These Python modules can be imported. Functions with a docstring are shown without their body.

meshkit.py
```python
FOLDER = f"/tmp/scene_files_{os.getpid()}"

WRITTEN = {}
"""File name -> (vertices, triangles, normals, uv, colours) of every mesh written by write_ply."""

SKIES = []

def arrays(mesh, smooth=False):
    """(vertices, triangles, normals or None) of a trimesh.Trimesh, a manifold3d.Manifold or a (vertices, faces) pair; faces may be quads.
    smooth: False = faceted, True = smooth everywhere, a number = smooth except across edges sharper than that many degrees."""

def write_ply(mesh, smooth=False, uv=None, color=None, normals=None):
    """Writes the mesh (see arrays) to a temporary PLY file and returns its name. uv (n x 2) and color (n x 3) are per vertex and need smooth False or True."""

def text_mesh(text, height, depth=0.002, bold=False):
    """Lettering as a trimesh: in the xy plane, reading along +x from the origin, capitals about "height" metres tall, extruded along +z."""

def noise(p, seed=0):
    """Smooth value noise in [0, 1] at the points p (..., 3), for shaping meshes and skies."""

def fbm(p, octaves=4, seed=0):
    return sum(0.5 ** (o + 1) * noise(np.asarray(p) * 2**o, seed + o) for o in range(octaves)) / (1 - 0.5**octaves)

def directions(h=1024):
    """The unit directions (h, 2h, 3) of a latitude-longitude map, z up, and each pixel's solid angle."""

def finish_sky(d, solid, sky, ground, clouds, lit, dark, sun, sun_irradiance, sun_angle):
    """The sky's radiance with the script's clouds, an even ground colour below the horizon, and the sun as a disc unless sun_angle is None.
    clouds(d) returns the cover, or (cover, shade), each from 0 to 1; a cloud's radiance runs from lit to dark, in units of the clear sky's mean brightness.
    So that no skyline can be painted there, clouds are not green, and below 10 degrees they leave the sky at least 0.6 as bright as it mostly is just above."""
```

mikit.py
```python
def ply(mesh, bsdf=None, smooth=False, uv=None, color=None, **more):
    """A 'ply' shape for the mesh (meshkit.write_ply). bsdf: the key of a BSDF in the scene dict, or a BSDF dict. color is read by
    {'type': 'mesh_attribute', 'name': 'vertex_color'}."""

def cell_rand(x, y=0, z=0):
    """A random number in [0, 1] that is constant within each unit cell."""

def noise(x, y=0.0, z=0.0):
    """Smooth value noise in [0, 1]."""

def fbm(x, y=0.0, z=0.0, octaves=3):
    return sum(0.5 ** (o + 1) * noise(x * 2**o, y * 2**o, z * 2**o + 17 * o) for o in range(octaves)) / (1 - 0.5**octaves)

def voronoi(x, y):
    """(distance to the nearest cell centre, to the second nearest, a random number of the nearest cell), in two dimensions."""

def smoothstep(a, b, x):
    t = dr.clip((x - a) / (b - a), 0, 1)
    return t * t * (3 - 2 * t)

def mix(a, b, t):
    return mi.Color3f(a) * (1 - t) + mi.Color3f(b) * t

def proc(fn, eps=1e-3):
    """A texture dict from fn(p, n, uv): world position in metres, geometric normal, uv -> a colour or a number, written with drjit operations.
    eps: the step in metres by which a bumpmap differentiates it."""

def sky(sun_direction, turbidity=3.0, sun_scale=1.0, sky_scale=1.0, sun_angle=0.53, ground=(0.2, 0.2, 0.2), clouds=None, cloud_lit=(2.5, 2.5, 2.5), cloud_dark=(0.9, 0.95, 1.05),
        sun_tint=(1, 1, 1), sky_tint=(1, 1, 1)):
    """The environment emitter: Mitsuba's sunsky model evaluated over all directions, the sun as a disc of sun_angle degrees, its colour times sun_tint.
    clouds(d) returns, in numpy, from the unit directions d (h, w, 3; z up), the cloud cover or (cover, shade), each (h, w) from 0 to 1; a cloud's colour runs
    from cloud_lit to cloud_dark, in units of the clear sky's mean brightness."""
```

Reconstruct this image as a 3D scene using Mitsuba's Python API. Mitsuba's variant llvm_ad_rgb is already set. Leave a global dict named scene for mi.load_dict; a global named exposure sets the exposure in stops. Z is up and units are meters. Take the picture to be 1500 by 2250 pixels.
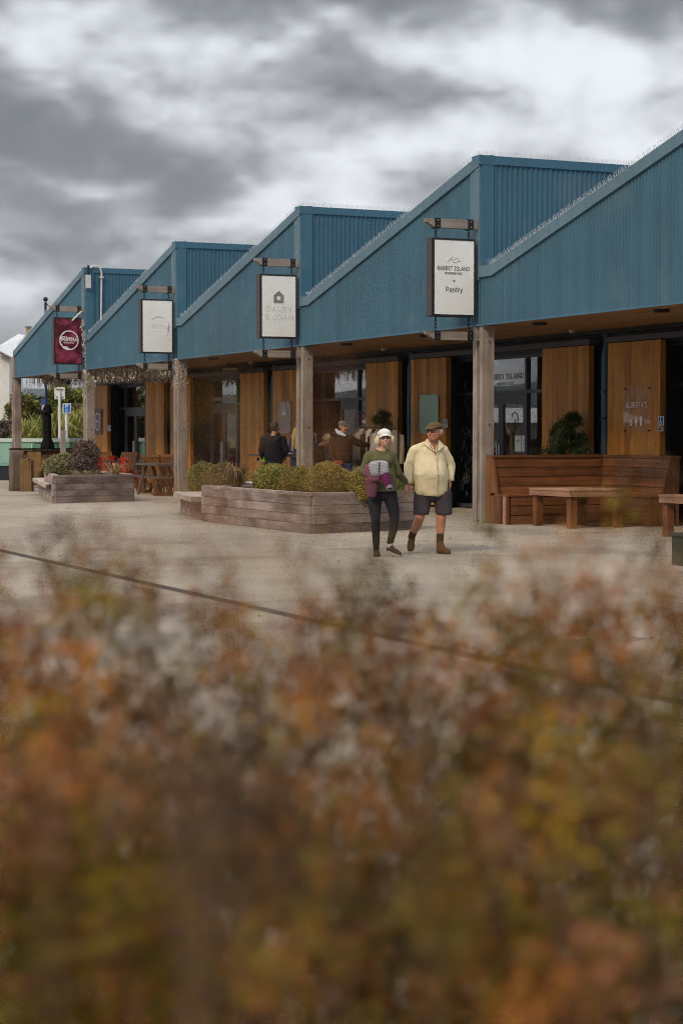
import math, random
import numpy as np
import drjit as dr
import mitsuba as mi
import mikit, meshkit
import trimesh
import manifold3d as m3
from mikit import noise, fbm, mix, smoothstep, proc

# ------------------------------------------------------------------ camera, sky, exposure
FPX, YAW, PITCH = 4173.0, math.radians(24.131), math.radians(2.290)
CAM = np.array([30.407, -16.416, 1.58])
F = np.array([-math.cos(YAW) * math.cos(PITCH), math.sin(YAW) * math.cos(PITCH), -math.sin(PITCH)])
R = np.array([math.sin(YAW), math.cos(YAW), 0.0])
U = np.cross(R, F)
FH = np.array([-math.cos(YAW), math.sin(YAW), 0.0])
T = mi.ScalarTransform4f
scene = {}
scene["camera"] = {"type": "thinlens", "fov": math.degrees(2 * math.atan(750 / FPX)), "fov_axis": "x", "aperture_radius": 0.0125, "focus_distance": 31.0,
                   "near_clip": 0.05, "far_clip": 20000.0, "to_world": T().look_at(origin=CAM.tolist(), target=(CAM + F).tolist(), up=[0, 0, 1])}
exposure = 2.7


def clouds(d):
    az = np.degrees(np.arctan2(d[..., 0] * R[0] + d[..., 1] * R[1], d[..., 0] * FH[0] + d[..., 1] * FH[1]))
    el = np.degrees(np.arcsin(np.clip(d[..., 2], -1, 1)))
    # cloud deck in angle space, flattened towards the horizon; warped noise for billows
    q = np.stack([az * 0.20, el * 0.40, 0 * az + 2.0], -1)
    w1 = np.stack([meshkit.fbm(q * 1.3 + 5, 4, 3) - 0.5, meshkit.fbm(q * 1.3 + 31, 4, 4) - 0.5, 0 * az], -1)
    base = meshkit.fbm(q + w1 * 0.9, 5, 21)
    q2 = q * 2.4 + w1 * 1.1
    bil = np.abs(2 * meshkit.noise(q2, 41) - 1) * 0.55 + np.abs(2 * meshkit.noise(q2 * 2.1, 42) - 1) * 0.28 + np.abs(2 * meshkit.noise(q2 * 4.3, 43) - 1) * 0.17
    fine = meshkit.fbm(q * 9.0 + w1 * 2, 3, 51) - 0.5
    s = 0.52 + 1.9 * (base - 0.5) + 0.36 * (0.42 - bil) + 0.22 * fine + 0.95 * np.clip((el - 11.4) / 2.6, 0, 1) * np.clip((40 - el) / 20, 0, 1)
    for a0, e0, ra, re, k in CLOUD_LOBES:
        aw, ew = az + 4.0 * w1[..., 0], el + 1.8 * w1[..., 1]
        s = s + k * np.exp(-((aw - a0) / ra) ** 2 - ((ew - e0) / re) ** 2)
    s = 0.5 + 0.5 * np.tanh((s - 0.5) * 2.9)
    # an overcast sky is about three times as bright overhead as at the horizon
    up = np.clip((el - 14) / 56, 0, 1)
    return np.ones_like(s), np.clip(0.545 + 0.45 * s - 0.545 * up * up * (3 - 2 * up), 0, 1)


CLOUD_LOBES = [(3.5, 6.2, 8, 2.0, -.16), (-5, 5.2, 3, 1.5, .1), (1.2, 12.4, 2.6, 1.0, 0.25), (-8.0, 10.7, 2.2, .8, -.26), (6.2, 11.0, 4.0, .9, -.62), (-8.9, 9.2, 3.0, .4, .04), (-4.1, 9.6, 3, .4, -.25),
               (-5.4, 8.3, 4.2, .6, .18), (2.4, 8.7, 5.5, 1.1, -.6), (-7.8, 7.5, 1.8, .45, -.38), (-8.9, 5.2, 3, 1.3, .26), (-1.5, 6.6, 3, .8, -.25), (9, 9.7, 2.5, .8, .2), (-3.2, 11.6, 2.5, .8, .12)]
SUN = (0.46, -0.66, 0.60)
scene["sky"] = mikit.sky(SUN, turbidity=4, sun_scale=0.22, sun_angle=18, clouds=clouds, cloud_lit=(2.86, 2.99, 3.15), cloud_dark=(0.275, 0.305, 0.355), ground=(0.2, 0.19, 0.17))

labels = {}
rng = np.random.default_rng(7)
random.seed(7)


# ------------------------------------------------------------------ helpers
def at(u, v, depth):
    """The point that the photograph shows at pixel (u, v) of 1500 x 2250, this far along the view axis."""
    return CAM + depth * (F + R * (u - 750) / FPX - U * (v - 1125) / FPX)


def on(u, v, axis, val):
    d = F + R * (u - 750) / FPX - U * (v - 1125) / FPX
    i = "XYZ".index(axis)
    return CAM + d * (val - CAM[i]) / d[i]


def gd(u, depth):
    p = at(u, 956, depth)
    return np.array([p[0], p[1], 0.0])


class MB:
    """Collects boxes, prisms and tubes into one mesh; uv carries (tone, grain axis) for the woods, c a vertex colour."""

    def __init__(self, c=None):
        self.v, self.f, self.uv, self.cs, self.n = [], [], [], [], 0
        self.t, self.c = (0.5, 0), c

    def add(self, v, f):
        v, f = np.asarray(v, float), np.asarray(f, int)
        if f.shape[1] == 4:
            f = np.vstack([f[:, [0, 1, 2]], f[:, [0, 2, 3]]])
        self.v.append(v); self.f.append(f + self.n); self.n += len(v)
        self.uv.append(np.tile(self.t, (len(v), 1)))
        if self.c is not None:
            self.cs.append(np.tile(self.c, (len(v), 1)) if np.ndim(self.c) == 1 else self.c)
        return self

    def box(self, x0, x1, y0, y1, z0, z1):
        v = [[x, y, z] for x in (x0, x1) for y in (y0, y1) for z in (z0, z1)]
        return self.add(v, [[0, 1, 3, 2], [4, 6, 7, 5], [0, 4, 5, 1], [2, 3, 7, 6], [0, 2, 6, 4], [1, 5, 7, 3]])

    def hexa(self, b, t):
        """bottom quad b and top quad t (4 points each, same order)."""
        v = list(b) + list(t)
        return self.add(v, [[3, 2, 1, 0], [4, 5, 6, 7], [0, 1, 5, 4], [1, 2, 6, 5], [2, 3, 7, 6], [3, 0, 4, 7]])

    def beam(self, p, q, w, h, up=(0, 0, 1)):
        p, q = np.asarray(p, float), np.asarray(q, float)
        d = (q - p) / np.linalg.norm(q - p)
        s = np.cross(d, up); s /= np.linalg.norm(s)
        u = np.cross(s, d)
        k = [(-w / 2, -h / 2), (w / 2, -h / 2), (w / 2, h / 2), (-w / 2, h / 2)]
        return self.hexa([p + s * a + u * b for a, b in k], [q + s * a + u * b for a, b in k])

    def tube(self, pts, r, n=8, caps=True):
        p = np.asarray(pts, float)
        r = np.broadcast_to(r, (len(p),))
        t = np.gradient(p, axis=0); t /= np.linalg.norm(t, axis=1, keepdims=True) + 1e-12
        ref = np.array([0, 0, 1.0]) if abs(t[:, 2]).max() < 0.95 else np.array([1.0, 0.02, 0.1])
        a = np.cross(t, ref); a /= np.linalg.norm(a, axis=1, keepdims=True) + 1e-12
        b = np.cross(t, a)
        ang = np.arange(n) * 2 * np.pi / n
        v = (p[:, None] + r[:, None, None] * (np.cos(ang)[None, :, None] * a[:, None] + np.sin(ang)[None, :, None] * b[:, None])).reshape(-1, 3)
        i, j = np.meshgrid(np.arange(len(p) - 1), np.arange(n), indexing="ij")
        f = np.stack([i * n + j, (i + 1) * n + j, (i + 1) * n + (j + 1) % n, i * n + (j + 1) % n], -1).reshape(-1, 4)
        f = np.vstack([f[:, [0, 1, 2]], f[:, [0, 2, 3]]])
        if caps:
            k = len(v)
            v = np.vstack([v, p[0], p[-1]])
            e = (len(p) - 1) * n
            f = np.vstack([f, [[k, jj, (jj + 1) % n] for jj in range(n)], [[k + 1, e + (jj + 1) % n, e + jj] for jj in range(n)]])
        return self.add(v, f)

    def prism(self, poly, place, depth):
        """poly: 2-D outline; place(a, b, t) -> point; extruded t from 0 to depth."""
        from shapely.geometry import Polygon
        g = poly if hasattr(poly, "exterior") else Polygon(poly)
        m = trimesh.creation.extrude_polygon(g, 1.0, engine="earcut")
        v = np.array([place(a, b, t * depth) for a, b, t in m.vertices])
        return self.add(v, m.faces)

    def mesh(self, m, xf=None):
        v = np.asarray(m.vertices)
        return self.add(v if xf is None else xf(v), m.faces)


def obj(name, mb, mat, parent=None, smooth=False, color=None, **kw):
    key = f"{parent}__{name}" if parent else name
    if key in scene or key in labels:
        k = 1
        while f"{key}_{k:03d}" in scene or f"{key}_{k:03d}" in labels:
            k += 1
        key = f"{key}_{k:03d}"
    if isinstance(mb, MB):
        m = (np.vstack(mb.v), np.vstack(mb.f))
        if mat.startswith("wood"):
            kw["uv"] = np.vstack(mb.uv)
        if mb.cs:
            color = np.vstack(mb.cs)
    else:
        m = mb
    if color is not None:
        n = len(m[0]) if isinstance(m, tuple) else len(m.vertices)
        kw["color"] = np.tile(color, (n, 1)) if np.ndim(color) == 1 else color
    scene[key] = mikit.ply(m, mat, smooth=smooth, **kw)
    return key


def thing(name, label=None, cat=None, group=None):
    key, k = name, 1
    while key in labels:
        key = f"{name}_{k:03d}"; k += 1
    labels[key] = {"label": label, "category": cat}
    if group:
        labels[key]["group"] = group
    return key


def tag(key, label=None, cat=None, group=None, kind=None):
    labels[key] = {k: v for k, v in (("label", label), ("category", cat), ("group", group), ("kind", kind)) if v}
    return key


def txt(text, width, height, depth=0.004, bold=False):
    m = meshkit.text_mesh(text, height, depth, bold)
    m.apply_translation([-m.bounds[0][0], 0, 0])
    m.apply_scale([width / m.bounds[1][0], 1, 1])
    return m


# ------------------------------------------------------------------ materials
def rgb(*c):
    return {"type": "rgb", "value": list(c)}


def bsdf(name, color, rough=0.6, spec=0.4, metallic=0.0, **kw):
    scene[name] = {"type": "twosided", "bsdf": {"type": "principled", "base_color": color if isinstance(color, dict) else rgb(*color), "roughness": rough, "specular": spec, "metallic": metallic, **kw}}


VC = {"type": "mesh_attribute", "name": "vertex_color"}
bsdf("paint", VC, 0.45, 0.4)
bsdf("cloth", VC, 0.9, 0.15)
bsdf("skin", VC, 0.55, 0.35)
bsdf("leaf", VC, 0.6, 0.3)
bsdf("leaf_gloss", VC, 0.32, 0.55)
bsdf("steel", (0.55, 0.56, 0.58), 0.35, 0.5, 0.9)
bsdf("spike", (0.62, 0.64, 0.65), 0.5, 0.5)
bsdf("black", (0.012, 0.012, 0.014), 0.5, 0.4)
bsdf("frame", (0.055, 0.055, 0.075), 0.45, 0.4)
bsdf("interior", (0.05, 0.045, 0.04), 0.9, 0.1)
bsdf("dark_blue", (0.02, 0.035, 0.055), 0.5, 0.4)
scene["glass"] = {"type": "thindielectric", "int_ior": 1.85}
scene["acrylic"] = {"type": "thindielectric", "int_ior": 1.16}


def clad_col(c):
    def fn(p, n, uv):
        s = fbm(p.x * 7, p.y * 7, p.z * 0.5)
        b = fbm(p.x * 0.7 + 3, p.y * 0.7, p.z * 0.9)
        st = fbm(p.x * 11 + 5, p.y * 11, p.z * 0.22, 3)
        k = 0.80 + 0.16 * s + 0.22 * (b - 0.5) + 0.22 * (st - 0.3)
        chalk = smoothstep(0.60, 0.85, fbm(p.x * 1.7, p.y * 1.7, p.z * 1.3 + 9)) * 0.10
        return mix(mi.Color3f(*c) * k, mi.Color3f(0.28, 0.33, 0.36), chalk)
    return proc(fn)


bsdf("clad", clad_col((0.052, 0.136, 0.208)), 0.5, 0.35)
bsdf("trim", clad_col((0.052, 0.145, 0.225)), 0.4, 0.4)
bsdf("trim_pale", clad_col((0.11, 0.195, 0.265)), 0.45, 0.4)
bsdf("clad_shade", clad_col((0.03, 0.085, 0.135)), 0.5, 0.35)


def wood_col(dark, light, rough_scale=1.0, knots=0.0, blotch=0.25):
    def fn(p, n, uv):
        a, b = 1.6 * rough_scale, 38.0 * rough_scale
        ax = uv.y
        sx = dr.select(ax < 0.5, a, b)
        sy = dr.select((ax > 0.5) & (ax < 1.5), a, b)
        sz = dr.select(ax > 1.5, a, b)
        o = uv.x * 37.0
        g = fbm(p.x * sx + o, p.y * sy + o, p.z * sz, 3)
        bl = fbm(p.x * 2.3 + o, p.y * 2.3, p.z * 2.3 + o, 3)
        t = 0.5 + 0.75 * (g - 0.5) + 0.85 * (uv.x - 0.5) + blotch * 2.0 * (bl - 0.5)
        return mix(dark, light, dr.clip(t, 0, 1))
    return proc(fn)


bsdf("wood_cedar", wood_col((0.25, 0.090, 0.012), (0.66, 0.295, 0.058)), 0.5, 0.3)
bsdf("wood_bench", wood_col((0.07, 0.027, 0.011), (0.25, 0.102, 0.043), 0.7, blotch=0.4), 0.5, 0.35)
bsdf("wood_table", wood_col((0.20, 0.10, 0.06), (0.42, 0.24, 0.16), 0.7, blotch=0.3), 0.6, 0.3)
bsdf("wood_grey", wood_col((0.13, 0.105, 0.09), (0.42, 0.37, 0.33), 0.6, blotch=0.3), 0.8, 0.2)
bsdf("wood_planter", wood_col((0.12, 0.085, 0.078), (0.36, 0.29, 0.27), 0.9, blotch=0.75), 0.8, 0.2)
bsdf("wood_soffit", wood_col((0.10, 0.05, 0.022), (0.34, 0.20, 0.10), 0.35, blotch=0.1), 0.7, 0.25)
bsdf("wood_chair", wood_col((0.11, 0.045, 0.018), (0.27, 0.125, 0.05), 0.9, blotch=0.2), 0.5, 0.3)
bsdf("wood_yellow", wood_col((0.10, 0.055, 0.02), (0.27, 0.17, 0.075), 0.7, blotch=0.4), 0.7, 0.25)


def concrete(p, n, uv):
    a = fbm(p.x * 0.35, p.y * 0.35, 0.0, 4)
    b = fbm(p.x * 2.1, p.y * 2.1, 3.0, 3)
    c = noise(p.x * 40, p.y * 40, 1.0)
    k = 0.72 + 0.36 * a + 0.20 * (b - 0.5) + 0.0 * c
    st = smoothstep(0.55, 0.75, fbm(p.x * 0.8 + 40, p.y * 0.8, 7.0, 4)) * 0.24
    st = st + smoothstep(0.60, 0.78, fbm(p.x * 3.1, p.y * 3.1 + 11, 2.0, 3)) * 0.07
    return mi.Color3f(0.285, 0.248, 0.205) * k * (1 - st)


bsdf("concrete", proc(concrete), 0.75, 0.25)
bsdf("joint", (0.05, 0.045, 0.04), 0.9, 0.1)


def sign_white(p, n, uv):
    k = 0.94 + 0.08 * fbm(p.x * 3, p.y * 3, p.z * 3)
    return mi.Color3f(0.83, 0.85, 0.86) * k


bsdf("sign_white", proc(sign_white), 0.35, 0.4)


def maroon(p, n, uv):
    m = fbm(p.x * 5, p.y * 5, p.z * 4 + 3, 4)
    return mix((0.075, 0.006, 0.02), (0.30, 0.045, 0.10), smoothstep(0.42, 0.75, m))


bsdf("maroon", proc(maroon), 0.4, 0.4)
bsdf("hill", proc(lambda p, n, uv: mix((0.012, 0.024, 0.038), (0.03, 0.045, 0.05), fbm(p.x * 0.02, p.y * 0.02, p.z * 0.03, 4))), 0.95, 0.1)
bsdf("far_ground", proc(lambda p, n, uv: mix((0.07, 0.075, 0.04), (0.16, 0.15, 0.11), fbm(p.x * 0.05, p.y * 0.05, 0.0, 3))), 0.95, 0.1)

# ------------------------------------------------------------------ ground
L = 8.327
g = MB()
S = 8800
g.add([[-S, -S, -0.05], [S, -S, -0.05], [S, S, -0.05], [-S, S, -0.05]], [[0, 1, 2, 3]])
tag(obj("ground", g, "far_ground"), "flat ground reaching to the horizon beyond the plaza", "ground", kind="structure")
base = MB().box(-48, 40, -31, 13.5, -0.045, -0.012)
pl = obj("plaza", base, "joint")
tag(pl, "broad concrete plaza paved in large slabs in front of the shops", "plaza", kind="structure")
xs = np.arange(-48, 40.1, 4.4)
for y0, y1 in ((-31, -24.1), (-24.09, -17.1), (-17.09, -10.075), (-9.925, -5.5), (-5.492, -1.12), (-1.112, 3.4)):
    for x0, x1 in zip(xs[:-1], xs[1:]):
        obj("slab", MB().box(x0 + 0.009, x1 - 0.009, y0 + .006, y1 - .006, -0.03, rng.uniform(-0.001, 0.001)), "concrete", pl)
dg = MB()
dg.box(-48, 40, -10.07, -9.93, -0.011, -0.006)
for s_ in (-10.066, -9.94):
    dg.box(-48, 40, s_, s_ + 0.008, -0.006, 0.001)
for x in np.arange(-6, 26, 0.03):
    dg.box(x, x + 0.013, -10.058, -9.94, -0.005, 0.0)
bsdf("grate", (0.085, 0.075, 0.07), 0.6, 0.4)
tag(obj("drain_channel", dg, "grate"), "narrow dark grated drain channel running across the concrete plaza", "drain", kind="structure")

# ------------------------------------------------------------------ the row of shops
B = thing("market_building", "long row of shops with blue corrugated sawtooth fascia over timber posts and sliding cedar panels", "building")
PK, HB, HP, HK = -0.078, 3.587, 6.651, 4.45
PITCHX = 0.095


def corrugated(x0, x1, z0, ztop, place, pitch=PITCHX, dep=0.017):
    xs = [x0]
    off = [0.0]
    k = math.floor(x0 / pitch)
    while k * pitch < x1 + pitch:
        for a, o in ((0.0, 0.0), (0.050, 0.0), (0.062, 1.0), (0.083, 1.0)):
            x = k * pitch + a * pitch / 0.095
            if x0 + 1e-4 < x < x1 - 1e-4:
                xs.append(x); off.append(o)
        k += 1
    xs.append(x1); off.append(off[-1])
    # break at the kinks of the top line is not needed: capped by the flashing
    v = []
    for x, o in zip(xs, off):
        zt = ztop(x)
        v.append(place(x, -o * dep, z0)); v.append(place(x, -o * dep, zt))
    n = len(xs)
    f = [[2 * i, 2 * i + 2, 2 * i + 3, 2 * i + 1] for i in range(n - 1)]
    m = MB(); m.add(v, f)
    return m


def spikes(line, tilt, n, ln=0.115, spread=0.05):
    """thin wire pairs standing along a line of points p(t)."""
    m = MB()
    for i in range(n):
        p = line((i + 0.5 + random.uniform(-.15, .15)) / n)
        for s in (-1, 1):
            d = tilt * s * spread + np.array([random.uniform(-.02, .02), random.uniform(-.02, .02), ln * random.uniform(.85, 1.05)])
            q = p + d
            w = 0.0023
            a = np.array([w, 0, 0]); b = np.array([0, w, 0])
            m.add([p - a - b, p + a - b, p + b, q - a - b, q + a - b, q + b], [[0, 1, 4, 3], [1, 2, 5, 4], [2, 0, 3, 5]])
    return m


def ztop(xl, x):  # underside of the sloping cap over a bay whose left peak line is xl
    return HK if x < xl + 0.49 else HK + (x - xl - 0.49) * 0.2555


YB = 15.0
for j in range(-2, 4):
    xr, xl = PK - j * L, PK - (j + 1) * L
    if j == 3:
        xl0 = xl - 0.18
    else:
        xl0 = xl
    fa = obj("fascia", corrugated(xl0 + 0.004, xr - 0.30, HB, lambda x: ztop(xl, x) + 0.03, lambda x, y, z: (x, y - 0.003, z), dep=(.017, .014, .010, .007)[max(0, j + 1)] if j < 3 else .006), "clad", B)
    # strip of fascia under the trim and bottom edge flashing
    obj("edge_flashing", MB().box(xl0, xr, -0.026, 0.02, HB - 0.012, HB + 0.022), "trim", fa)
    low = corrugated(xr - 0.30, xr, HB, lambda x: 4.42, lambda x, y, z: (x, y - 0.003, z))
    obj("lower_panel", low, "clad", fa)
    tr = MB()
    zt = ztop(xl, xr) + 0.05
    tr.box(xr - 0.345, xr - 0.17, -0.032, 0.01, 4.40, zt - 0.04)
    tr.box(xr - 0.155, xr + 0.004, -0.040, 0.0, 4.40, zt)
    tr.box(xr - 0.20, xr - 0.12, -0.024, 0.0, 4.40, zt - 0.02)
    obj("corner_trim", tr, "trim_pale", fa)
    # cap flashing: flat, then sloping
    cp = MB()
    def seg(xa, xb, za, zb, h=0.20):
        y0, y1 = -0.055, 0.26
        cp.hexa([(xa, y0, za), (xb, y0, zb), (xb, y1, zb), (xa, y1, za)], [(xa, y0, za + h), (xb, y0, zb + h), (xb, y1, zb + h + .02), (xa, y1, za + h + .02)])
    if j != 3:
        seg(xl + 0.006, xl + 0.49, HK, HK)
        seg(xl + 0.49, xr, HK, ztop(xl, xr))
    else:
        z3 = HK - 0.67 * 0.2555
        seg(xl0 - .01, xr, z3, ztop(xl, xr))
    obj("cap_flashing", cp, "trim_pale", fa)
    xa, xb = (xl + .3, xr)
    def line(t, xa=xa, xb=xb, xl=xl):
        x = xa + (xb - xa) * t
        return np.array([x, 0.02, ztop(xl, x) + 0.19])
    tag(obj("bird_spikes", spikes(line, np.array([0.1, 1.0, 0]), 300), "spike", fa), kind="stuff")
    # clerestory wall turning the corner at the peak
    cw = obj("clerestory_wall", corrugated(0.02, YB, 4.2, lambda y: HP - 0.10, lambda y, x, z: (xr - x + 0.003, y, z), 0.105, 0.022), "clad", B)
    obj("ridge_cap", MB().box(xr - 0.24, xr + 0.045, 0.265, YB, HP - 0.155, HP), "trim", cw)
    ct = MB(); ct.box(xr - .02, xr + 0.036, 0.0, 0.25, 4.40, HP - 0.16); ct.box(xr - .24, xr + 0.045, -0.055, 0.263, HP - 0.165, HP + .004)
    obj("corner_trim", ct, "trim", cw)
    tag(obj("bird_spikes", spikes(lambda t: np.array([xr - 0.08, 0.1 + 14.5 * t, HP - .01]), np.array([1.0, .1, 0]), 420), "spike", cw), kind="stuff")
    rf = MB(); rf.hexa([(xl0, .262, HK + .0), (xr - .01, .262, HP - .25), (xr - .01, YB, HP - .25), (xl0, YB, HK + .0)], [(xl0, .262, HK + .08), (xr - .01, .262, HP - .17), (xr - .01, YB, HP - .17), (xl0, YB, HK + .08)])
    obj("roof", rf, "trim_pale", B)
    sf = MB(); sf.t = (0.5 + 0.1 * math.sin(j * 5), 0)
    sf.box(xl0, xr, 0.02, 2.86, HB + 0.01, HB + 0.05)
    so = obj("soffit", sf, "wood_soffit", B)
    for fx in (1.05, 4.9):
        m = MB(); a = np.linspace(0, 2 * np.pi, 17)[:-1]
        c = np.array([xl + fx, 0.62])
        m.tube([(c[0], c[1], HB + .02), (c[0], c[1], HB - 0.035)], 0.13, 16)
        obj("downlight", m, "black", so)
    kn = MB((0.5, 0.42, 0.33)); kn.tube([(xl + 7.6, 2.35, HB + .02), (xl + 7.6, 2.35, HB - 0.05)], [0.06, 0.045], 10)
    obj("sensor", kn, "paint", so)

W0, W1 = PK - 4 * L - 0.18, PK + 2 * L
# end wall, rear wall, interior
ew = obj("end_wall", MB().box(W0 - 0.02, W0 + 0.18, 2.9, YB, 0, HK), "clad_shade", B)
bsdf("end_plate", (0.30, 0.235, 0.20), .7, .3)
obj("end_fascia", MB().box(W0 - 0.44, W0 - 0.012, -0.03, 2.9, HB - 0.012, 4.30), "end_plate", B)
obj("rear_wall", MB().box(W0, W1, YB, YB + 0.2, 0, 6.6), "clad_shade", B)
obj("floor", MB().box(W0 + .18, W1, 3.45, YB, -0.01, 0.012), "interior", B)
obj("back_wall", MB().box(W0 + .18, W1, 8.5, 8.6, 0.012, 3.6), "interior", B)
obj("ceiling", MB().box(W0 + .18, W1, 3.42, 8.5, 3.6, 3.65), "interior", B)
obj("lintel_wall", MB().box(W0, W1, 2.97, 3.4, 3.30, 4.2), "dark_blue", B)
obj("header", MB().box(W0, W1, 2.862, 2.968, 3.52, 4.2), "black", B)

# columns
for k in range(-2, 5):
    X = -k * L
    if k == 4:
        X -= 0.32
    c_ = None
    m = MB(); m.t = (rng.uniform(.45, .6), 2); m.box(X - .37, X - .22, 0.0, .24, 0.0, HB - .013)
    cb = obj("column", m, "wood_grey" if k != 4 else "wood_planter", B)
    m = MB(); m.t = (rng.uniform(.5, .7), 2); m.box(X - .11, X, 0.0, .24, 0.0, HB - .013)
    obj("post", m, "wood_grey" if k != 4 else "wood_planter", cb)
    for z0, z1 in ((0.05, .35), (1.62, 1.98), (3.1, 3.57)):
        m = MB(); m.t = (.4, 2); m.box(X - .22, X - .11, 0.03, .21, z0, z1); obj("spacer_block", m, "wood_grey", cb)
    for z in (3.42, 3.30, 0.5, 1.8):
        m = MB(); m.tube([(X - .01, .13, z), (X + .03, .13, z)], .018, 8); obj("bolt", m, "steel", cb)

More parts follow.
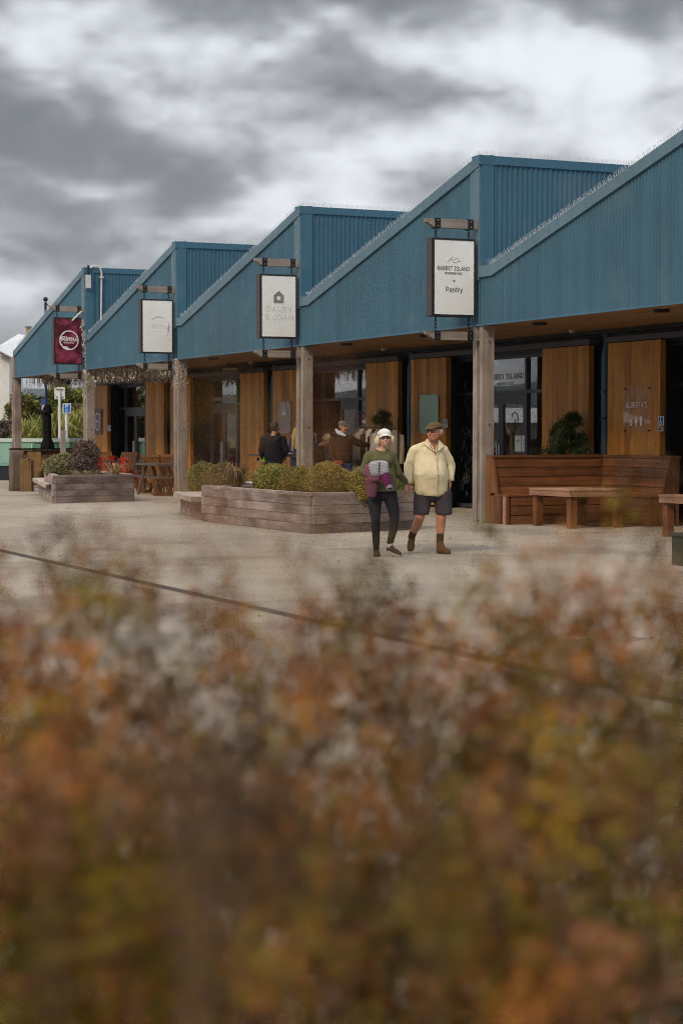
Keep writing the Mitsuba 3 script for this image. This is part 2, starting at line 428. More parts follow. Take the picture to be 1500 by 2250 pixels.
# shopfronts, panels, rails, pipes
YP, YG = 2.68, 3.20
for j in range(-2, 4):
    xr, xl = PK - j * L, PK - (j + 1) * L
    # blue reveals and cladding
    wl = MB(); wl.box(xl - .60, xl + 1.05, YP + .32, YG + .2, 0, 3.3)
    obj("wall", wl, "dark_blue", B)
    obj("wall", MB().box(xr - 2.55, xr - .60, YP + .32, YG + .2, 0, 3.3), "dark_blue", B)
    cl = corrugated(xl - .58, xl + 1.5, 0, lambda x: 3.3, lambda x, y, z: (x, y + YP + .30, z), .19, .03)
    obj("wall_cladding", cl, "clad", B)
    rv = corrugated(YP + .35, YG + .02, 0, lambda y: 3.3, lambda y, x, z: (xl + 1.10 - x, y, z), .19, .02)
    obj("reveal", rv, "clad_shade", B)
    # rail boxes
    obj("panel_rail", MB().box(xl - .02, xl + 3.9, YP - .02, YP + .22, 3.325, 3.43), "frame", B)
    obj("panel_rail", MB().box(xl + 3.92, xr - .62, YP - .02, YP + .22, 3.325, 3.43), "frame", B)
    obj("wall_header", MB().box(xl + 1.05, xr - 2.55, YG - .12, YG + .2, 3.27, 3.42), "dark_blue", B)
    # timber panels: a dark frame with vertical boards
    for a, b in ((xl + .03, xl + 1.78), (xr - 2.40, xr - .64)):
        m = MB(); m.t = (.1, 2); m.box(a + .02, b - .0, YP + .022, YP + .115, 0.06, 3.30)
        tp = obj("timber_panel", m, "wood_cedar", B)
        n = 9
        w = (b - a) / n
        for i in range(n):
            m = MB(); m.t = (float(np.clip(rng.normal(.55, .24), .08, .98)), 2)
            dy = rng.uniform(-.002, .002)
            m.box(a + i * w + .003, a + (i + 1) * w - .003, YP + dy, YP + .02, 0.05, 3.31)
            obj("board", m, "wood_cedar", tp)
    # downpipe
    px = xr - .29
    m = MB(); m.tube([(px - .02, YP + .2, 3.5), (px - .02, YP + .2, 3.3), (px, YP + .14, 3.1), (px, YP + .14, 0.02)], .065, 12)
    dp = obj("downpipe", m, "clad", B, smooth=True)
    for z in (1.9, 2.4):
        obj("bracket", MB().box(px - .075, px + .075, YP + .07, YP + .24, z, z + .03), "clad_shade", dp)
    # glazing: frames of aluminium, panes of glass
    gx = [xl + 1.10, xl + 2.25, xl + 4.45, xl + 5.60]
    fr = MB()
    for x, w in ((gx[0], .07), (gx[1], .075), (gx[2], .075), (gx[3], .07)):
        fr.box(x - w / 2, x + w / 2, YG - .05, YG + .06, 0.014, 3.27)
    for x0, x1 in ((gx[0] + .035, gx[1] - .0375), (gx[1] + .0375, gx[2] - .0375), (gx[2] + .0375, gx[3] - .035)):
        fr.box(x0, x1, YG - .047, YG + .057, 3.21, 3.268)
        fr.box(x0, x1, YG - .047, YG + .057, 2.47, 2.54)
    for x0, x1 in ((gx[0] + .035, gx[1] - .0375), (gx[2] + .0375, gx[3] - .035)):
        fr.box(x0, x1, YG - .047, YG + .057, .014, .10)
    sf = obj("shopfront", fr, "frame", B)
    def pane(x0, x1, z0, z1, par, y=YG):
        m = MB(); m.add([(x0, y, z0), (x1, y, z0), (x1, y, z1), (x0, y, z1)], [[0, 1, 2, 3]])
        return obj("pane", m, "glass", par)
    for x0, x1 in ((gx[0], gx[1]), (gx[1], gx[2]), (gx[2], gx[3])):
        pane(x0 + .02, x1 - .02, 2.52, 3.23, sf)
    pane(gx[0] + .02, gx[1] - .02, .06, 2.5, sf)
    pane(gx[2] + .02, gx[3] - .02, .06, 2.5, sf)
    mid = (gx[1] + gx[2]) / 2
    for side, (x0, x1) in enumerate(((gx[1] + .042, mid - .004), (mid + .004, gx[2] - .042))):
        dm = MB()
        opened = (j == 1 and side == 0)
        # local leaf: hinge at x0 for the left leaf
        parts = [(0, .10, .02, 2.465), (x1 - x0 - .10, x1 - x0, .02, 2.465), (.10, x1 - x0 - .10, .02, .24), (.10, x1 - x0 - .10, 2.25, 2.465)]
        if opened:
            for a, b, z0, z1 in parts:
                dm.box(x0 - .02, x0 + .03, YG + .06 + a, YG + .06 + b, z0, z1)
            d = obj("door", dm, "frame", B)
        else:
            for a, b, z0, z1 in parts:
                dm.box(x0 + a, x0 + b, YG - .03, YG + .03, z0, z1)
            d = obj("door", dm, "frame", B)
            pane(x0 + .08, x1 - .08, .2, 2.28, d)
            hx = x1 - .05 if side == 0 else x0 + .05
            m = MB(); m.tube([(hx, YG - .10, .78), (hx, YG - .10, 1.42)], .016, 8)
            for z in (.9, 1.3):
                m.tube([(hx, YG - .10, z), (hx, YG - .03, z)], .009, 6)
            obj("handle", m, "steel", d, smooth=True)


# ------------------------------------------------------------------ hanging signs on timber arms
INK, GREYINK = (0.04, 0.04, 0.045), (0.36, 0.37, 0.38)
SIGN_LABELS = ["white hanging lightbox sign reading RABBIT ISLAND COFFEE CO. + Pantry", "white hanging lightbox sign with small striped house reading DARBY & JOAN",
               "white hanging lightbox sign with faded ring and faint word Rimu", "maroon hanging lightbox sign with white ring reading Rimu Wine Bar"]


def ring(cx, cy, r0, r1, a0=0, a1=360, ragged=None, n=90):
    from shapely.geometry import Polygon
    A = np.radians(np.linspace(a0, a1, n))
    out = [(cx + r1 * math.cos(t), cy + r1 * math.sin(t)) for t in A]
    ri = [r0 if ragged is None else ragged(t) for t in A]
    inn = [(cx + r * math.cos(t), cy + r * math.sin(t)) for t, r in zip(A, ri)]
    return Polygon(out + inn[::-1]).buffer(0)


for k in range(4):
    X = -0.08 - k * L
    s = thing("hanging_sign", SIGN_LABELS[k], "sign")
    y0, y1, z0, z1 = -0.97, -0.11, 3.735, 5.135
    cab = MB(); cab.box(X - .235, X - .004, y0, y1, z0, z1)
    obj("cabinet", cab, "black", s)
    rim = MB((0.03, 0.028, 0.032) if k != 3 else (0.05, 0.04, 0.03))
    rim.box(X - .235, X + .008, y0 - .012, y0 - .001, z0 - .004, z1 + .004)
    obj("side_panel", MB((0.06, 0.05, 0.055)).box(X - .225, X - .02, y0 - .014, y0 - .001, z0 + .01, z1 - .01), "paint", s)
    bd = MB((0.02, 0.02, 0.022))
    bd.box(X - .003, X + .010, y0, y1, z0, z0 + .035).box(X - .003, X + .010, y0, y1, z1 - .035, z1).box(X - .003, X + .010, y0, y0 + .03, z0 + .035, z1 - .035).box(X - .003, X + .010, y1 - .03, y1, z0 + .035, z1 - .035)
    obj("border", bd, "paint", s)
    obj("face", MB().box(X - .0035, X + .003, y0 + .03, y1 - .03, z0 + .035, z1 - .035), "maroon" if k == 3 else "sign_white", s)
    yc, zc, W = (y0 + y1) / 2, (z0 + z1) / 2, y1 - y0 - .06
    def put(m, color, y, z, name="lettering", d=.0035):
        mm = MB(color); mm.mesh(m, lambda v: np.stack([X + d + v[:, 2], y + v[:, 0], z + v[:, 1]], -1)); return obj(name, mm, "paint", s)
    def put_poly(p, color, name, d=.0035):
        mm = MB(color)
        for gm in getattr(p, "geoms", [p]):
            mm.prism(gm, lambda a, b, t: (X + d + t, yc + a, zc + b), .003)
        return obj(name, mm, "paint", s)
    if k == 0:
        put(txt("RABBIT ISLAND", .655, .075), INK, yc - .34, zc + .125)
        put(txt("COFFEE CO.", .36, .036, bold=True), INK, yc - .19, zc + .055)
        put(txt("+", .055, .07), INK, yc - .03, zc - .09)
        put(txt("Pantry", .335, .095), INK, yc - .165, zc - .265)
        rb = MB(GREYINK)
        pts = np.array([(-.16, .0), (-.12, -.005), (-.13, .02), (-.10, .05), (-.06, .085), (-.055, .095), (-.075, .05), (-.10, .03), (-.06, .015), (-.01, .05), (.04, .055), (.07, .035), (.11, -.002), (.07, .012), (.05, .0), (.0, -.018), (-.05, -.014)])
        rb.tube([(X + .006, yc + a + .02, zc + .29 + b) for a, b in pts], .0045, 4)
        obj("emblem", rb, "paint", s)
    elif k == 1:
        from shapely.geometry import Polygon, box as sbox
        house = Polygon([(-.12, 0), (.12, 0), (.12, .17), (0, .27), (-.12, .17)]).difference(sbox(-.042, .07, .042, .15))
        strips = [house.intersection(sbox(-.2, z, .2, z + .0125)) for z in np.arange(0, .28, .0178)]
        mm = MB((.16, .15, .15))
        for st in strips:
            for gm in getattr(st, "geoms", [st]):
                if not gm.is_empty and gm.geom_type == "Polygon":
                    mm.prism(gm, lambda a, b, t: (X + .0035 + t, yc + a + .0, zc + .07 + b), .003)
        obj("emblem", mm, "paint", s)
        put(txt("DARBY", .62, .13), (.60, .62, .63), yc - .30, zc - .13)
        put(txt("& JOAN", .66, .13), (.60, .62, .63), yc - .32, zc - .30)
    elif k == 2:
        put_poly(ring(.04, -.03, .262, .288, 60, 135), (.45, .44, .45), "emblem")
        put_poly(ring(.04, -.03, .275, .279, 150, 320, n=60), (.68, .67, .70), "emblem")
        put_poly(ring(.04, -.03, .285, .29, -50, 40, ragged=lambda t: .288 - .045 * math.exp(-((t + .12) / .35) ** 2)), (.50, .30, .48), "emblem")
        put(txt("Rimu", .42, .12), (.60, .60, .61), yc - .15, zc - .06)
        put(txt("Wine Bar", .24, .035), (.70, .70, .71), yc - .08, zc - .13)
    else:
        rg = lambda t: .265 - .05 * max(0, math.sin(3 * t + 1.0)) * (1 if math.sin(t) < -.45 else 0) - .02 * max(0, math.sin(9 * t)) * (1 if math.cos(t) < -.2 else 0)
        put_poly(ring(.02, .02, .265, .295, 0, 360, ragged=rg, n=140), (.78, .76, .76), "emblem")
        put(txt("Rimu", .46, .135, bold=True), (.8, .78, .78), yc - .21, zc + .0)
        put(txt("Wine Bar", .34, .045, bold=True), (.72, .66, .67), yc - .15, zc - .075)
    # timber arms, brackets, chains
    for za, zb, drop in ((5.32, 5.48, .06), (3.315, 3.465, .05)):
        m = MB(); m.t = (.45 + .1 * math.sin(k * 3 + za), 1)
        xa, xb = X - .16, X - .03
        m.hexa([(xa, -.90, za), (xb, -.90, za), (xb, .02, za), (xa, .02, za)], [(xa, -.90, zb), (xb, -.90, zb), (xb, .02, zb), (xa, .02, zb)])
        m.hexa([(xa, -.90, za), (xb, -.90, za), (xb, -.9001, zb), (xa, -.9001, zb)], [(xa, -1.07, zb - drop), (xb, -1.07, zb - drop), (xb, -1.075, zb), (xa, -1.075, zb)])
        obj("arm", m, "wood_grey", s)
        for yb in (-.86, -.19):
            obj("bracket", MB().box(xa - .012, xb + .012, yb - .055, yb + .055, za - .012, zb + .012), "black", s)
            for zz in (za + .03, zb - .03):
                bt = MB(); bt.tube([(xb + .01, yb, zz), (xb + .03, yb, zz)], .012, 6)
                obj("bolt", bt, "steel", s)
    for yb in (-.86, -.19):
        for za, zb in ((5.135, 5.31), (3.475, 3.735)):
            n = 4 if zb < 5 else 3
            ch = MB()
            h = (zb - za) / n
            for i in range(n):
                c = za + (i + .5) * h
                a = np.linspace(0, 2 * np.pi, 13)
                o = .022 * np.cos(a)
                zz = c + (h * .62) * np.sin(a)
                p = np.stack([0 * a + X - .10, yb + o, zz], -1) if i % 2 == 0 else np.stack([X - .10 + o, 0 * a + yb, zz], -1)
                ch.tube(p, .0075, 5, caps=False)
            obj("chain", ch, "black", s)

# ------------------------------------------------------------------ plaques and small signs on the panels
def on_panel(u0, v0, u1, v1, y):
    p, q = on(u0, v0, "Y", y), on(u1, v1, "Y", y)
    return p[0], q[0], q[2], p[2]


def wall_put(m, mb_color, x, z, y, name, parent, mat="paint"):
    mm = MB(mb_color); mm.mesh(m, lambda v: np.stack([x + v[:, 0], y - v[:, 2], z + v[:, 1]], -1)); return obj(name, mm, mat, parent)


def wall_poly(p, color, x, z, y, name, parent):
    mm = MB(color)
    for gm in getattr(p, "geoms", [p]):
        mm.prism(gm, lambda a, b, t: (x + a, y - t, z + b), .003)
    return obj(name, mm, "paint", parent)


def studs(x0, x1, z0, z1, y, parent):
    for x in (x0 + .05, x1 - .05):
        for z in (z0 + .04, z1 - .04):
            m = MB(); m.tube([(x, y + .045, z), (x, y - .012, z)], .014, 8); obj("stud", m, "black", parent)


YS = YP - .035
from shapely.geometry import Polygon, Point, box as sbox
s = thing("wall_plaque", "clear acrylic plaque reading ALBERTA'S above three little ice cream shapes", "sign")
x0, x1, z0, z1 = on_panel(1369, 850, 1427, 951, YS)
obj("panel", MB().box(x0, x1, YS, YS + .008, z0, z1), "acrylic", s); studs(x0, x1, z0, z1, YS, s)
a0, a1, b0, b1 = on_panel(1374, 882, 1421.5, 894, YS - .004)
wall_put(txt("ALBERTA'S", a1 - a0, .105), (.78, .74, .68), a0, b0 - .01, YS - .002, "lettering", s)
for i, u in enumerate((1386.5, 1397, 1408)):
    p = on(u, 936, "Y", YS - .004)
    if i == 1:
        poly = Polygon([(0, -.03), (.04, .07), (-.04, .07)]).union(Point(0, .085).buffer(.045)).union(Point(0, .125).buffer(.03)).union(Polygon([(-.02, .14), (.02, .14), (0, .18)]))
    else:
        poly = Polygon([(-.025, 0), (.025, 0), (.034, .12), (-.034, .12)])
        if i == 2:
            poly = poly.union(Point(0, .14).buffer(.042))
    wall_poly(poly, (.8, .78, .74), p[0], p[2], YS - .002, "emblem", s)

s = thing("wall_plaque", "pale green plaque on the cedar panel behind the man in the flat cap", "sign")
x0, x1, z0, z1 = on_panel(922, 868, 962, 952, YS)
obj("panel", MB((0.30, .46, .38)).box(x0, x1, YS, YS + .008, z0, z1), "paint", s); studs(x0, x1, z0, z1, YS, s)
tree_em = Polygon([(-.06, 0), (.06, 0), (.0, .25)]).union(Polygon([(-.2, -.02), (.25, -.02), (.25, .0), (-.2, .0)]))
wall_poly(tree_em, (.36, .48, .42), (x0 + x1) / 2 + .15, (z0 + z1) / 2 + .02, YS - .001, "emblem", s)

s = thing("wall_plaque", "clear acrylic plaque with small white house shape behind the man in the dark hoodie", "sign")
x0, x1, z0, z1 = on_panel(611, 882, 638.5, 953, YS)
obj("panel", MB().box(x0, x1, YS, YS + .008, z0, z1), "acrylic", s); studs(x0, x1, z0, z1, YS, s)
obj("backing", MB((.36, .21, .14)).box(x0 + .01, x1 - .01, YS + .010, YS + .013, z0 + .01, z1 - .01), "paint", s)
p = on(624, 912, "Y", YS)
wall_poly(Polygon([(-.13, 0), (.13, 0), (.13, .13), (.04, .18), (.04, .29), (0, .32), (-.04, .29), (-.04, .18), (-.13, .13)]), (.72, .72, .72), p[0], p[2], YS - .002, "emblem", s)
wall_poly(Polygon([(-.025, 0), (.025, 0), (.025, .1), (-.025, .1)]), (.25, .24, .24), p[0], p[2] + .06, YS - .006, "emblem", s)

s = thing("wall_plaque", "tall maroon plaque with a white ring on the cedar panel nearest the far end", "sign")
x0, x1, z0, z1 = on_panel(206, 899, 223, 954, YS)
obj("panel", MB().box(x0, x1, YS, YS + .012, z0, z1), "maroon", s)
xc, zc = (x0 + x1) / 2, (z0 + z1) / 2
h = z1 - z0
wall_poly(ring(0, 0, .27, .31), (.7, .66, .66), xc, zc - .0, YS - .001, "emblem", s)
wall_put(txt("Rimu", .42, .12), (.7, .66, .66), xc - .21, zc - .04, YS - .001, "lettering", s)
wall_put(txt("Wine Bar", .3, .04), (.7, .66, .66), xc - .15, zc - .13, YS - .001, "lettering", s)

ACC = [("blue wheelchair access sign on the cedar panel beside the ALBERTA'S plaque", (1445, 914, 1457.5, 935)), ("small blue wheelchair access sign beside the pale green plaque", (974, 922, 982.5, 940)),
       ("small wheelchair access sign on the cedar panel beside the blonde woman's head", (647.5, 929, 653, 943)), ("small wheelchair access sign just right of the timber post wound with fairy lights", (408.5, 930, 414.5, 945)),
       ("small wheelchair access sign beside the tall maroon plaque", (237, 934, 242.5, 947))]
for lab, q in ACC:
    s = thing("access_sign", lab, "sign")
    x0, x1, z0, z1 = on_panel(*q, YS + .025)
    w, h = x1 - x0, z1 - z0
    y = YS + .025
    obj("border", MB((.72, .74, .74)).box(x0, x1, y, y + .006, z0, z1), "paint", s)
    obj("panel", MB((.02, .085, .24)).box(x0 + w * .12, x1 - w * .12, y - .004, y - .0005, z0 + h * .06, z1 - h * .06), "paint", s)
    c = np.array([(x0 + x1) / 2, z0 + h * .30])
    u = h
    poly = ring(0, 0, u * .14, u * .20, 95, 360 + 5, n=40).union(Point(-.02 * u, u * .55).buffer(u * .065)).union(Polygon([(-.06 * u, .45 * u), (.04 * u, .45 * u), (.06 * u, .12 * u), (-.06 * u, .12 * u)])).union(Polygon([(0, .12 * u), (.2 * u, .12 * u), (.3 * u, -.2 * u), (.2 * u, -.2 * u), (.12 * u, .04 * u), (0, .04 * u)]))
    from shapely import affinity
    poly = affinity.scale(poly, min(1.0, .7 * w / (.55 * u)), 1, origin=(0, 0))
    wall_poly(poly, (.78, .8, .8), c[0], c[1], y - .004, "emblem", s)
s = thing("button_box", "small black push button box under the access sign", "switch")
x0, x1, z0, z1 = on_panel(1446, 938, 1456, 947.5, YS + .02)
obj("case", MB((.45, .43, .4)).box(x0, x1, YS + .01, YS + .034, z0, z1), "paint", s)
obj("button", MB((.02, .02, .025)).box(x0 + .03, x1 - .03, YS + .0, YS + .009, z0 + .02, z1 - .02), "paint", s)

# notices taped to the glass doors
for lab, q, cols in (("teal and white paper notice taped inside the glass door of the coffee shop", (1131, 957, 1143.5, 992), ((.62, .68, .66), (.10, .36, .38))),
                     ("white handwritten paper notice taped to the glass door beside the teal one", (1145, 957, 1156.5, 992), ((.62, .64, .72), None)),
                     ("white and purple poster in the shop window beside the near timber post", (683, 951, 695, 975), ((.55, .56, .62), (.10, .06, .22)))):
    s = thing("notice", lab, "notice")
    y = YG - .045
    x0, x1, z0, z1 = on_panel(*q, y)
    obj("sheet", MB(cols[0]).box(x0, x1, y, y + .004, z0, z1), "paint", s)
    if cols[1]:
        obj("print", MB(cols[1]).box(x0 + .06, x1 - .06, y - .003, y - .0005, z0 + (.2 if cols[1][1] > .2 else .05), z1 - .3 * (z1 - z0)), "paint", s)
    else:
        m = MB((.22, .2, .35))
        for i in range(9):
            zz = z1 - .1 - i * .075
            m.tube([(x0 + .07 + .01 * j_, y - .003, zz + .03 * j_ / 14 + .008 * math.sin(j_ * 2 + i)) for j_ in range(0, int(14 + 6 * math.sin(i * 7)))], .0035, 4)
        obj("print", m, "paint", s)

# lettering and chalk drawing on the panes (parts of the shopfronts)
jx = [PK - (j + 1) * L for j in range(4)]
def glass_text(t, w, h, x, z, color):
    wall_put(txt(t, w, h), color, x, z, YG - .004, "window_lettering", B)
glass_text("RABBIT ISLAND", 1.55, .12, jx[0] + 2.72, 2.78, (.34, .35, .36))
glass_text("COFFEE CO.", .75, .06, jx[0] + 3.12, 2.66, (.34, .35, .36))
glass_text("Fine Wines     Food     Coffee", 2.0, .11, jx[2] + 2.36, 2.62, (.62, .60, .55))
ck = MB((.12, .115, .10))
r2 = np.random.default_rng(3)
for xa, xb, za, zb, n in ((jx[0] + 1.2, jx[0] + 2.15, .3, 2.4, 46), (jx[0] + 1.2, jx[0] + 1.7, 2.6, 3.15, 8), (jx[0] + 4.6, jx[0] + 5.5, .5, 1.5, 22)):
    for i in range(n):
        c = np.array([r2.uniform(xa, xb), r2.uniform(za, zb)])
        t = np.linspace(0, r2.uniform(2, 5.5), 9)
        rr = r2.uniform(.03, .10)
        ph = r2.uniform(0, 6)
        ck.tube(np.stack([c[0] + rr * np.cos(t + ph) + .02 * np.sin(3 * t), 0 * t + YG - .006, c[1] + rr * 1.2 * np.sin(t + ph)], -1), .006, 4, caps=False)
tag(obj("chalk_drawing", ck, "paint", B), "white chalk doodles covering the narrow panes", kind="stuff")

# conduit, aerial, fairy lights, heater
s = thing("conduit", "white bent conduit climbing the farthest clerestory wall", "pipe")
Xc = PK - 3 * L + .07
def rw(u, v):
    return on(u, v, "X", Xc)
p0, p1 = rw(222, 705), rw(223, 605)
arc = [rw(223, 598), rw(220.5, 590), rw(216, 585), rw(210, 583), rw(204, 584.5), rw(199, 589)]
m = MB((.60, .62, .63)); m.tube([p0, p1] + arc, .027, 8)
obj("pipe", m, "paint", s, smooth=True)
pb = rw(223, 609)
obj("saddle", MB((.6, .6, .62)).box(Xc - .045, Xc + .05, pb[1] - .06, pb[1] + .06, pb[2] - .02, pb[2] + .02), "paint", s)
s = thing("aerial", "slim grey aerial fixed at the top corner of the farthest clerestory wall", "aerial")
q0, q1, q2 = rw(193, 633), rw(193, 604), rw(192.5, 586)
obj("case", MB((.55, .57, .58)).box(Xc - .0, Xc + .1, q0[1] - .07, q0[1] + .07, q0[2], q1[2]), "paint", s)
m = MB(); m.tube([(Xc + .05, q1[1], q1[2]), (Xc + .05, q1[1], q2[2] + .05)], .03, 8); obj("mast", m, "black", s)
for zz in (q0[2] + .1, q1[2] - .1):
    obj("clamp", MB().box(Xc - .07, Xc - .001, q0[1] - .03, q0[1] + .03, zz, zz + .04), "steel", s)

OCT = (np.array([[1, 0, 0], [-1, 0, 0], [0, 1, 0], [0, -1, 0], [0, 0, 1], [0, 0, -1.0]]), np.array([[0, 2, 4], [2, 1, 4], [1, 3, 4], [3, 0, 4], [2, 0, 5], [1, 2, 5], [3, 1, 5], [0, 3, 5]]))
def bulbs(P, size, color):
    n = len(P)
    sc = size * rng.uniform(.6, 1.3, (n, 1, 3)) * np.array([.8, .8, 1.5])
    v = (OCT[0][None] * sc + P[:, None]).reshape(-1, 3)
    f = (OCT[1][None] + 6 * np.arange(n)[:, None, None]).reshape(-1, 3)
    m = MB(np.repeat(color, 6, 0)); m.add(v, f)
    return m


def icicles(x0, x1, y0, y1, n, zt, lmin, lmax):
    P, st = [], MB((.10, .075, .05))
    for i in range(n):
        x, y, ln = rng.uniform(x0, x1), rng.uniform(y0, y1), rng.uniform(lmin, lmax)
        if x > x1 - 2.95 * y:
            continue
        for z in np.arange(0.02, ln, .055):
            P.append((x + rng.normal(0, .012), y + rng.normal(0, .012), zt - z))
        if i % 2 == 0:
            st.tube([(x, y, zt), (x + rng.normal(0, .01), y, zt - ln)], .006, 3, caps=False)
    P = np.array(P)
    col = np.where(rng.random((len(P), 1)) < .5, np.array([[.82, .80, .76]]), np.array([[.34, .20, .10]])) * rng.uniform(.6, 1.1, (len(P), 1))
    return bulbs(P, .02, np.clip(col, 0, .85)), st


for lab, a in (("dense curtain of white icicle fairy lights under the canopy before the wine bar", (-25.0, -17.0, .15, 2.3, 1500, HB - .0, .15, .46)),
               ("sparse fairy lights hanging under the canopy at the far end of the row", (-33.2, -25.3, .2, 2.6, 420, HB - .0, .12, .42))):
    s = thing("fairy_lights", lab, "fairy lights")
    b, st = icicles(*a)
    tag(obj("bulbs", b, "paint", s), kind="stuff"); tag(obj("strands", st, "paint", s), kind="stuff")
P = []
for k, zl, n in ((2, .75, 260), (3, .9, 260)):
    X = -k * L
    for i in range(n):
        z = HB - zl * rng.random() ** 1.6
        if rng.random() < .6:
            P.append((X - rng.uniform(-.03, .4), -.03, z))
        else:
            P.append((X + .03, rng.uniform(-.03, .27), z))
    s = thing("fairy_lights", ["fairy lights wound round the top of the timber post right of the wine bar doors", "fairy lights wound round the top of the farthest timber post beside the maroon sign"][k - 2], "fairy lights")
    P_ = np.array(P); P = []
    tag(obj("bulbs", bulbs(P_, .014, np.clip(np.tile([.62, .58, .55], (len(P_), 1)) * rng.uniform(.6, 1.25, (len(P_), 1)), 0, .85)), "paint", s), kind="stuff")
s = thing("fairy_lights", "tangled string of fairy lights dangling down the edge of the maroon sign", "fairy lights")
zz = np.linspace(5.05, 3.45, 60)
line = np.stack([np.full(60, PK - 3 * L + .04), -.13 + .16 * (5.05 - zz) / 1.6 + .03 * np.sin(zz * 23), zz], -1)
m = MB((.4, .36, .33)); m.tube(line, .008, 4); obj("cord", m, "paint", s)
P_ = line[rng.integers(0, 60, 240)] + rng.normal(0, .03, (240, 3)); tag(obj("bulbs", bulbs(P_, .013, np.tile([.68, .6, .58], (240, 1))), "paint", s), kind="stuff")
a = on(130 - 2.0, 659 + 40, "X", PK - 3 * L + .08)
s = thing("strip_light", "white tube leaning across the top corner of the maroon sign", "tube")
m = MB((.7, .68, .66)); Xs = PK - 3 * L + .05
m.tube([on(158.5, 704, "X", Xs), on(179, 683.5, "X", Xs)], .022, 8); obj("tube", m, "paint", s)

s = thing("patio_heater", "black electric heater hanging under the canopy beside the second timber post", "heater")
c = at(518, 806, 52.0)
m = MB(); m.tube([c + R * -.25 , c + R * .05], [.09, .09], 10); obj("body", m, "black", s)
m = MB(); m.tube([c + R * .18 + FH * -.1, c + R * .18 + FH * .15], .17, 14); obj("fan", m, "black", s)
m = MB((.30, .24, .14)); m.beam(c + R * -.35 + U * -.06, c + R * .05 + U * -.06, .2, .05); obj("reflector", m, "paint", s)
for o in (-.2, .15):
    m = MB(); m.tube([c + R * o, np.array([*(c + R * o)[:2], HB])], .02, 6); obj("hanger", m, "black", s)
s = thing("patio_heater", "long dark bar heater hung with lights below the canopy at the far end", "heater")
c0, c1 = at(93, 838, 66), at(150, 838, 62.5)
m = MB((.03, .022, .018)); m.tube([c0 + (c0 - c1) * .0 + U * .08, c0 + (c1 - c0) * .12 + U * .0, c1], [.03, .11, .11], 8); obj("body", m, "paint", s)
for t in (.2, .85):
    q = c0 + (c1 - c0) * t
    m = MB(); m.tube([q, (q[0], q[1], HB)], .02, 6); obj("hanger", m, "black", s)
Pq = c0 + (c1 - c0) * rng.uniform(.1, 1, (160, 1)) + rng.normal(0, .07, (160, 3))
tag(obj("bulbs", bulbs(Pq, .014, np.tile([.5, .33, .2], (160, 1))), "paint", s), kind="stuff")

# ------------------------------------------------------------------ corner bench and low tables
s = thing("corner_bench", "high backed L shaped timber bench of horizontal boards beside the nearest post", "bench")
def brd(mb, name="board", mat="wood_bench"):
    return obj(name, mb, mat, s)
def tone():
    return float(np.clip(rng.normal(.5, .17), .08, .92))
zb = [.50, .675, .845, 1.015, 1.19]
yL0, yL1, xR1 = .10, 2.36, 2.46
lean = lambda z: .30 - (z - .5) * .12          # face x of the left wing, face y offset of the right wing
for i in range(4):
    z0, z1 = zb[i] + .006, zb[i + 1] - .006
    m = MB(); m.t = (tone(), 1)
    m.hexa([(lean(z0) - .03, yL0 + .03, z0), (lean(z0), yL0 + .03, z0), (lean(z0), 2.62 - lean(z0), z0), (lean(z0) - .03, 2.62 - lean(z0), z0)], [(lean(z1) - .03, yL0 + .03, z1), (lean(z1), yL0 + .03, z1), (lean(z1), 2.62 - lean(z1), z1), (lean(z1) - .03, 2.62 - lean(z1), z1)])
    brd(m)
    m = MB(); m.t = (tone(), 0)
    f0, f1 = 2.62 - lean(z0), 2.62 - lean(z1)
    m.hexa([(lean(z0) + .002, f0, z0), (xR1 - .05, f0, z0), (xR1 - .05, f0 + .03, z0), (lean(z0) + .002, f0 + .03, z0)], [(lean(z1) + .002, f1, z1), (xR1 - .05, f1, z1), (xR1 - .05, f1 + .03, z1), (lean(z1) + .002, f1 + .03, z1)])
    brd(m)
m = MB(); m.t = (.05, 2); m.hexa([(.315, 2.295, .5), (.335, 2.295, .5), (.335, 2.315, .5), (.315, 2.315, .5)], [(.232, 2.378, 1.188), (.252, 2.378, 1.188), (.252, 2.398, 1.188), (.232, 2.398, 1.188)]); brd(m, "corner_strip")
m = MB(); m.t = (.35, 1); m.box(.03, .25, yL0 - .02, 2.60, 1.19, 1.235); brd(m, "cap_rail")
m = MB(); m.t = (.35, 0); m.box(.252, xR1 + .02, 2.38, 2.60, 1.19, 1.235); brd(m, "cap_rail")
m = MB(); m.t = (.3, 2); m.box(.02, .06, yL0 + .03, 2.58, .02, 1.188); m.box(.062, xR1, 2.545, 2.585, .02, 1.188); brd(m, "back_panel")
m = MB(); m.t = (.85, 2); m.hexa([(.02, yL0 - .03, 0), (.16, yL0 - .03, 0), (.16, yL0 + .028, 0), (.02, yL0 + .028, 0)], [(.02, yL0 - .03, 1.188), (.16, yL0 - .03, 1.188), (.16, yL0 + .028, 1.188), (.02, yL0 + .028, 1.188)]); brd(m, "end_post")
m = MB(); m.t = (.7, 2); m.hexa([(.162, yL0 - .024, .55), (.40, yL0 - .024, .55), (.40, yL0 + .028, .55), (.162, yL0 + .028, .55)], [(.162, yL0 - .024, 1.188), (.235, yL0 - .024, 1.188), (.235, yL0 + .028, 1.188), (.162, yL0 + .028, 1.188)]); brd(m, "end_board")
m = MB(); m.t = (.3, 2); m.hexa([(xR1 - .048, 2.24, .55), (xR1, 2.24, .55), (xR1, 2.54, .55), (xR1 - .048, 2.54, .55)], [(xR1 - .048, 2.40, 1.188), (xR1, 2.40, 1.188), (xR1, 2.54, 1.188), (xR1 - .048, 2.54, 1.188)]); brd(m, "end_board")
xs_, ys_ = .80, 2.0       # seat fronts
